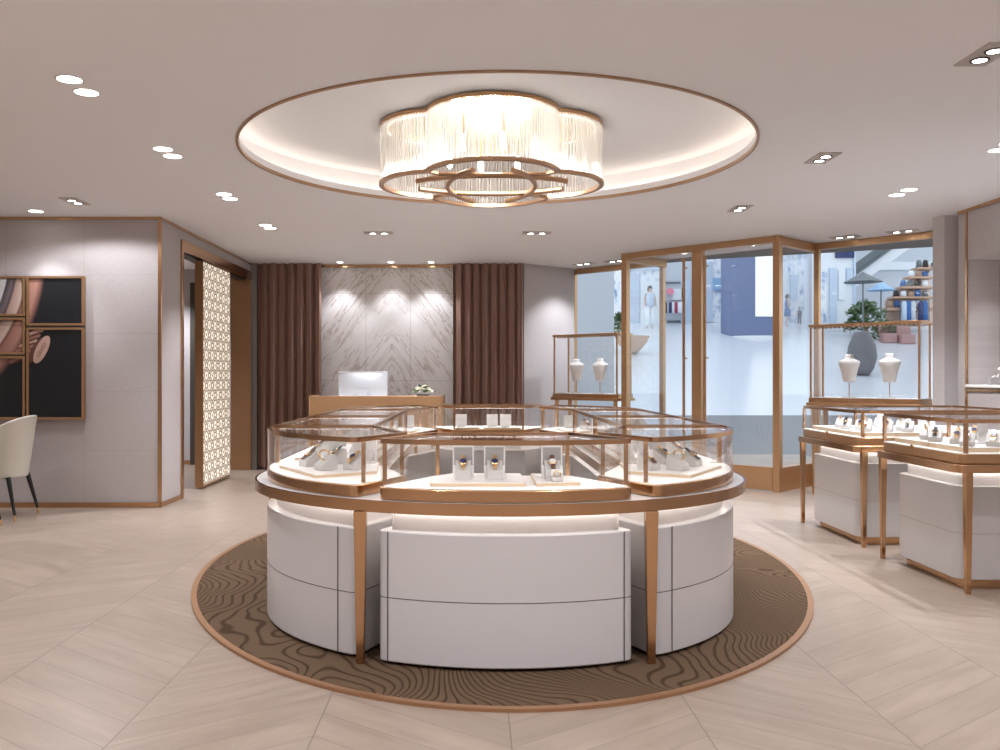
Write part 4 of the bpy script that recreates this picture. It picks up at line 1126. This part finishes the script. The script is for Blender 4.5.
shopfront(812,855,200,48,m_white,'white shopfront with a navy sign band',[('navy_sign',835,853.5,248,258,m_navy),('window_bay',818,826,272,322,m_noise),('window_bay',829,836,268,326,m_pale),('screen',838,844,270,300,m_white),('small_sign',846,852,268,284,m_pale),('column',852.8,855,246,330,m_pale)])
shopfront(855,940,170,52,m_grey,'grey shop wall behind the escalator',[('light_band',858,930,262,270,m_white)])
# pink round sign
Yp = 50.9
ps = obj('round_sign', MB().prism([(0,0)],0,0) if False else MB().rings([(0,.2,.2),(.1,.2,.2)], n=20).xf(Matrix.Translation((wx(670,Yp),Yp,wz(291.5,Yp)))@Matrix.Rotation(PI/2,4,'X')), mat('pink_sign',(.80,.25,.35),.5))
tag(ps, 'small round pink and white sign on the grey clothes shop', 'sign')
for i, (px_, m_, w) in enumerate(((665.5,m_hair,'black garment at the left end of the rack'),(670.3,m_navy,'dark navy garment on the rack'),(673.2,m_white,'narrow white garment on the rack'),(676,m_red,'red garment on the rack'),(680.5,m_white,'wide white garment at the right end of the rack'))):
    Yg = 50.6; xx = wx(px_,Yg); zt = wz(302,Yg); hh = .62; ww = .075 if i != 4 else .16
    o = obj('garment', MB().rings([(zt-hh,ww*1.2,.1),(zt-.25,ww,.08),(zt-.06,ww*1.1,.08),(zt,ww*.4,.05)], xx, Yg, 12), m_, smooth=True); tag(o, w+' of the clothes shop', 'garment', 'garments on the rack')
rk = thing('clothes_rack', 'thin clothes rack with hanging garments in the grey shop', 'rack', (wx(673,50.6),50.6,zs_(50.6)))
obj('rail', MB().tube([(wx(664,50.6),50.6,wz(301,50.6)),(wx(684,50.6),50.6,wz(301,50.6))], .02, 6), m_dgrey, rk)
for px_ in (664,684): obj('upright', MB().tube([(wx(px_,50.6),50.6,zs_(50.6)),(wx(px_,50.6),50.6,wz(301,50.6))], .02, 6), m_dgrey, rk)
# blue column
Yc = slopeY(338); Rc = 29.7/900*(Yc+1.6); xc = wx(751.5,Yc+Rc)
co = thing('mall_column', 'broad round blue column with a white screen in the mall', 'column', (xc,Yc+Rc,zs_(Yc)))
obj('shaft', MB().rings([(zs_(Yc)+.12,Rc,Rc),(9.5,Rc,Rc)], xc, Yc+Rc, 48), m_blue, co, smooth=True, auto=40)
obj('base_ring', MB().rings([(zs_(Yc)-.1,Rc*1.01,Rc*1.01),(zs_(Yc)+.13,Rc*1.01,Rc*1.01)], xc, Yc+Rc, 48), steel, co, smooth=True, auto=40)
vs = []; fs = []; n = 20
for i in range(n+1):
    a = math.radians(-100.5+ (62)*i/n)
    for r_ in (Rc+.01, Rc+.05):
        for zz in (wz(316.5,Yc), 8.6): vs.append((xc+r_*math.cos(a), Yc+Rc+r_*math.sin(a), zz))
for i in range(n):
    a = 4*i; b = a+4; fs += [(a+2,b+2,b+3,a+3),(a,a+1,b+1,b),(a,b,b+2,a+2),(a+1,a+3,b+3,b+1)]
obj('screen', MB().add(vs, fs), screen_e, co)
# people
def person(px, Y, h, label, outfit, face=0, top=None, bottom=None, skirt=False):
    x0 = wx(px,Y); z0 = zs_(Y)
    root = thing('person', label, 'person', (x0,Y,z0), None, face)
    s = h/1.7
    J = [(0,0,.92),(0,0,1.15),(0,0,1.38),(0,-.01,1.50),(0,-.02,1.60),(.17,0,1.40),(.23,.02,1.14),(.24,-.05,.90),(-.17,0,1.40),(-.23,.02,1.14),(-.24,-.05,.90),
         (.09,0,.88),(.10,-.03,.48),(.10,.04,.07),(.10,-.09,.03),(-.09,0,.88),(-.10,.05,.48),(-.10,.10,.08),(-.10,-.02,.03),(0,-.02,1.68)]
    Eg = [(0,1),(1,2),(2,3),(3,4),(2,5),(5,6),(6,7),(2,8),(8,9),(9,10),(0,11),(11,12),(12,13),(13,14),(0,15),(15,16),(16,17),(17,18),(4,19)]
    R = [.13,.12,.13,.05,.085,.06,.045,.035,.06,.045,.035,.085,.06,.04,.035,.085,.06,.04,.035,.07]
    me = bpy.data.meshes.new('body'); me.from_pydata([(a*s,b*s,c*s) for a,b,c in J], Eg, [])
    o = bpy.data.objects.new('body', me); COL.objects.link(o); o.parent = root; me.materials.append(outfit)
    sk = o.modifiers.new('skin','SKIN'); 
    lay = me.skin_vertices[0] if me.skin_vertices else None
    if lay is None:
        import bmesh
        bm = bmesh.new(); bm.from_mesh(me); bm.verts.layers.skin.verify(); bm.to_mesh(me); bm.free(); lay = me.skin_vertices[0]
    for i, r_ in enumerate(R): lay.data[i].radius = (r_*s, r_*s*.85)
    lay.data[0].use_root = True
    ss = o.modifiers.new('sub','SUBSURF'); ss.levels = 1; ss.render_levels = 1
    if skirt:
        obj('dress', MB().rings([(.55*s,.25*s,.17*s),(.8*s,.23*s,.16*s),(1.0*s,.17*s,.13*s),(1.2*s,.19*s,.14*s),(1.42*s,.17*s,.11*s),(1.47*s,.07*s,.07*s)], n=16), top, root, local=True, smooth=True)
    else:
        obj('shirt', MB().rings([(.88*s,.18*s,.14*s),(1.1*s,.18*s,.14*s),(1.3*s,.20*s,.15*s),(1.43*s,.17*s,.11*s),(1.48*s,.07*s,.07*s)], n=16), top, root, local=True, smooth=True)
        for sx in (-1,1):
            obj('trouser_leg', MB().rings([(.10*s,.06*s,.07*s,sx*.10*s,.01),(.5*s,.08*s,.09*s,sx*.10*s,0),(.92*s,.10*s,.12*s,sx*.08*s,0)], n=12), bottom, root, local=True, smooth=True)
    obj('hair', MB().rings([(1.50*s,.06*s,.05*s,0,.05*s),(1.58*s,.10*s,.085*s,0,.035*s),(1.66*s,.105*s,.10*s,0,.02*s),(1.73*s,.08*s,.08*s,0,0),(1.76*s,.03*s,.03*s,0,0)], n=14), m_hair, root, local=True, smooth=True)
    return root
Yq = slopeY(326.5); person(787.5, Yq, 31.5/900*Yq, 'person in a knee-length blue dress walking in the mall', skin_m, PI*.5, m_dress, None, True)
Yq = 50.2; person(808, Yq, 26/900*Yq, 'person in a white top and black trousers in the mall', skin_m, .3, m_white, m_hair)
Yq = 50.4; person(799.5, Yq, 17/900*Yq, 'small distant person in dark clothes in the mall', skin_m, 0, m_navy, m_navy)
Yq = slopeY(329); person(650, Yq, 42/900*Yq, 'person in grey-blue clothes seen through the left entrance glass', skin_m, .2, m_pale, m_white)
# boat shaped planter
Yb = slopeY(353.5); xb = wx(632,Yb)
bp_ = thing('boat_planter', 'brown boat shaped planter bowl behind the left entrance glass', 'planter', (xb,Yb,zs_(Yb)))
obj('planter_bowl', MB().rings([(zs_(Yb),.20,.25),(zs_(Yb)+.2,.42,.5),(zs_(Yb)+.5,.68,.65),(zs_(Yb)+.80,.80,.72),(zs_(Yb)+.82,.74,.66),(zs_(Yb)+.6,.6,.55)], xb, Yb, 28), m_wood, bp_, smooth=True, auto=60)
def bush(name, cx, cy, z0, rx, rz_, label, m_=leaf_m, n=260, cat='plant', sz=.12):
    mb = MB()
    for i in range(n):
        a = random.uniform(0,2*PI); b = random.uniform(-.2,1)*PI/2; r_ = random.uniform(.55,1)
        p = Vector((cx+rx*r_*math.cos(b)*math.cos(a), cy+rx*.6*r_*math.cos(b)*math.sin(a), z0+rz_*(.35+.65*r_*math.sin(b))))
        d = Vector((random.gauss(0,1),random.gauss(0,1),random.gauss(0,1))).normalized()*sz; e = d.orthogonal().normalized()*sz*.35
        mb.add([p-d, p+e, p+d, p-e], [(0,1,2,3)])
    t = thing(name, label, cat, (cx,cy,z0))
    obj('foliage', mb, m_, t); obj('stem', MB().tube([(cx,cy,z0),(cx,cy,z0+rz_*.7)], rx*.08, 6), m_brown, t)
    return t
bush('potted_shrub', wx(619.5,Yb), Yb, zs_(Yb)+.6, .45, 1.3, 'small green shrub growing in the boat shaped planter')
# region right of the white shopfront
Ym = 49.5
es_ = thing('escalator', 'grey escalator with dark handrail behind the right window', 'escalator', (wx(875,Ym),Ym,zs_(Ym)))
def incl(a, b, w, h, m_, nm): obj(nm, MB().bar(a, b, w, h), m_, es_)
incl((wx(846,Ym),Ym,wz(286,Ym)),(wx(935,Ym),Ym,wz(222,Ym)),1.0,.55,m_white,'truss')
incl((wx(846,Ym),Ym-.6,wz(279,Ym)),(wx(935,Ym),Ym-.6,wz(215,Ym)),.12,.10,m_dgrey,'handrail')
incl((wx(846,Ym),Ym-.5,wz(274,Ym)),(wx(890,Ym),Ym-.5,wz(242,Ym)),.05,.5,m_dgrey,'balustrade')
incl((wx(895,Ym),Ym-.9,wz(300,Ym)),(wx(945,Ym),Ym-.9,wz(243,Ym)),.3,.14,m_dgrey,'lower_rail')
shu = thing('shop_shelving', 'stepped beige shelving with goods behind the right window', 'shelving', (wx(905,48),48,zs_(48)))
for i, (a, b, c, d) in enumerate(((884,932,308,311),(884,932,322,325),(890,932,297,299),(898,932,287,289),(906,932,277,279),(914,932,268,270))):
    obj('shelf', MB().box(wx(a,48),wx(b,48),47.6,48.4,wz(d,48),wz(c,48)), m_wood, shu)
obj('back_board', MB().prism([(wx(884,48.5),48.4),(wx(932,48.5),48.4),(wx(932,48.5),48.5),(wx(884,48.5),48.5)], wz(326,48), wz(300,48)), mat('beige_board',(.72,.58,.50),.6), shu)
obj('back_board', MB().add([(wx(890,48),48.45,wz(300,48)),(wx(935,48),48.45,wz(300,48)),(wx(935,48),48.45,wz(262,48)),(wx(890,48),48.55,wz(300,48)),(wx(935,48),48.55,wz(300,48)),(wx(935,48),48.55,wz(262,48))],[(0,1,2),(5,4,3),(0,2,5,3),(1,4,5,2),(0,3,4,1)]), mat('beige_board_2',(.70,.58,.52),.6), shu)
cols = [m_brown, m_hair, m_dress, m_white, m_dgrey]; cn = ['brown','black','blue','white','dark grey']
rows = [(308,888,930,6),(297,894,930,5),(287,901,930,4),(277,909,930,3),(268,917,930,2)]
rn = ['lowest full shelf','second shelf up','third shelf up','fourth shelf up','top shelf']
for r_, (zz, a, b, n_) in enumerate(rows):
    for i in range(n_):
        px_ = a+(b-a)*(i+.3)/n_; ci = (i*2+r_)%5; hh = random.uniform(.28,.42)
        o = obj('handbag', MB().rings([(wz(zz,47.8),.17,.1),(wz(zz,47.8)+hh*.7,.16,.09),(wz(zz,47.8)+hh,.10,.06)], wx(px_,47.8), 47.8, 10), cols[ci], smooth=True)
        tag(o, '%s bag on the %s of the beige shelving, %s from the left' % (cn[ci], rn[r_], ordn[min(i,4)] if i < 5 else 'last'), 'bag', 'bags on the beige shelving')
for i, (px_, m_, w) in enumerate(((904,m_pale,'pale blue'),(908.5,m_dress,'bright blue'),(913,m_grey,'light grey'),(921,m_navy,'navy'),(925,m_dress,'blue'))):
    o = obj('garment', MB().rings([(wz(320,47.4),.17,.1),(wz(311,47.4),.14,.09),(wz(303,47.4),.16,.09),(wz(301,47.4),.06,.05)], wx(px_,47.4), 47.4, 12), m_, smooth=True); tag(o, '%s garment hanging before the beige shelving, %s from the left' % (w, ordn[i]), 'garment', 'garments before the beige shelving')
rr = thing('clothes_rack', 'rack with blue garments before the beige shelving', 'rack', (wx(914,47.4),47.4,zs_(47.4)))
obj('rail', MB().tube([(wx(900,47.4),47.4,wz(300.5,47.4)),(wx(929,47.4),47.4,wz(300.5,47.4))], .025, 6), m_dgrey, rr)
for px_ in (900,929): obj('upright', MB().tube([(wx(px_,47.4),47.4,zs_(47.4)),(wx(px_,47.4),47.4,wz(300.5,47.4))], .025, 6), m_dgrey, rr)
bush('mall_tree', wx(866,46), 46, zs_(46), 1.15, 1.9, 'dark green bushy plants at the foot of the escalator', leaf_m, 500, sz=.2)
bush('mall_shrub', wx(888,45), 45, zs_(45), .8, 1.0, 'lower dark green plants beside the beige shelving', leaf_m, 300, sz=.16)
def parasol(px, py, Y, r_, m_, label):
    t = thing('mall_parasol', label, 'parasol', (wx(px,Y),Y,zs_(Y)))
    z_ = wz(py,Y)
    obj('parasol_canopy', MB().rings([(z_-.5,r_,r_),(z_-.42,r_*.8,r_*.8),(z_-.15,r_*.3,r_*.3),(z_,.03,.03)], wx(px,Y), Y, 8, cap=False), m_, t)
    obj('parasol_pole', MB().tube([(wx(px,Y),Y,zs_(Y)),(wx(px,Y),Y,z_)], .04, 6), m_dgrey, t)
parasol(863,272,44,.95,m_dgrey,'dark grey parasol canopy below the escalator')
parasol(881,281,47,.75,m_sky,'sky blue parasol canopy beside the plants')
Yv = slopeY(374.5); xv = wx(862,Yv)
pt_ = thing('large_urn', 'large dark grey rounded urn behind the right vitrine', 'urn', (xv,Yv,zs_(Yv)))
zz = zs_(Yv); obj('urn_body', MB().rings([(zz,.30,.30),(zz+.25,.46,.46),(zz+.7,.58,.58),(zz+1.2,.52,.52),(zz+1.6,.34,.34),(zz+1.72,.30,.30),(zz+1.74,.25,.25)], xv, Yv, 28), m_pot, pt_, smooth=True)
for i, (px_, py_, w) in enumerate(((888,336,'left'),(906,337,'right'))):
    Ys = slopeY(py_+6); t = thing('mall_armchair', '%s reddish seat beyond the right vitrine' % w, 'seat', (wx(px_,Ys),Ys,zs_(Ys)), 'reddish mall seats')
    mm = mat('rosy_seat',(.42,.25,.25),.6) if i == 0 else bpy.data.materials['rosy_seat']
    obj('seat_cushion', MB().box(wx(px_,Ys)-.35,wx(px_,Ys)+.35,Ys-.3,Ys+.3,zs_(Ys-.3)+.0,zs_(Ys)+.42), mm, t, bevel=.05)
    obj('seat_back', MB().box(wx(px_,Ys)-.35,wx(px_,Ys)+.35,Ys+.2,Ys+.35,zs_(Ys)+.3,zs_(Ys)+.85), mm, t, bevel=.05)

# ------------------------------------------------------------------ world and view
w = bpy.data.worlds.new('sky'); sc.world = w; w.use_nodes = True
bg = w.node_tree.nodes['Background']; bg.inputs[0].default_value = (.86,.93,1,1); bg.inputs[1].default_value = .95
sc.view_settings.view_transform = 'Standard'; sc.view_settings.look = 'None'; sc.view_settings.gamma = 1; sc.view_settings.exposure = .65
sc.view_settings.use_curve_mapping = False
cy = sc.cycles
cy.max_bounces = 8; cy.diffuse_bounces = 4; cy.glossy_bounces = 4; cy.transparent_max_bounces = 40; cy.transmission_bounces = 4
cy.sample_clamp_indirect = 4; cy.sample_clamp_direct = 0; cy.caustics_reflective = False; cy.caustics_refractive = False
cy.use_denoising = True; cy.use_light_tree = True
for o in list(bpy.data.objects):
    if 'used' in o: del o['used']
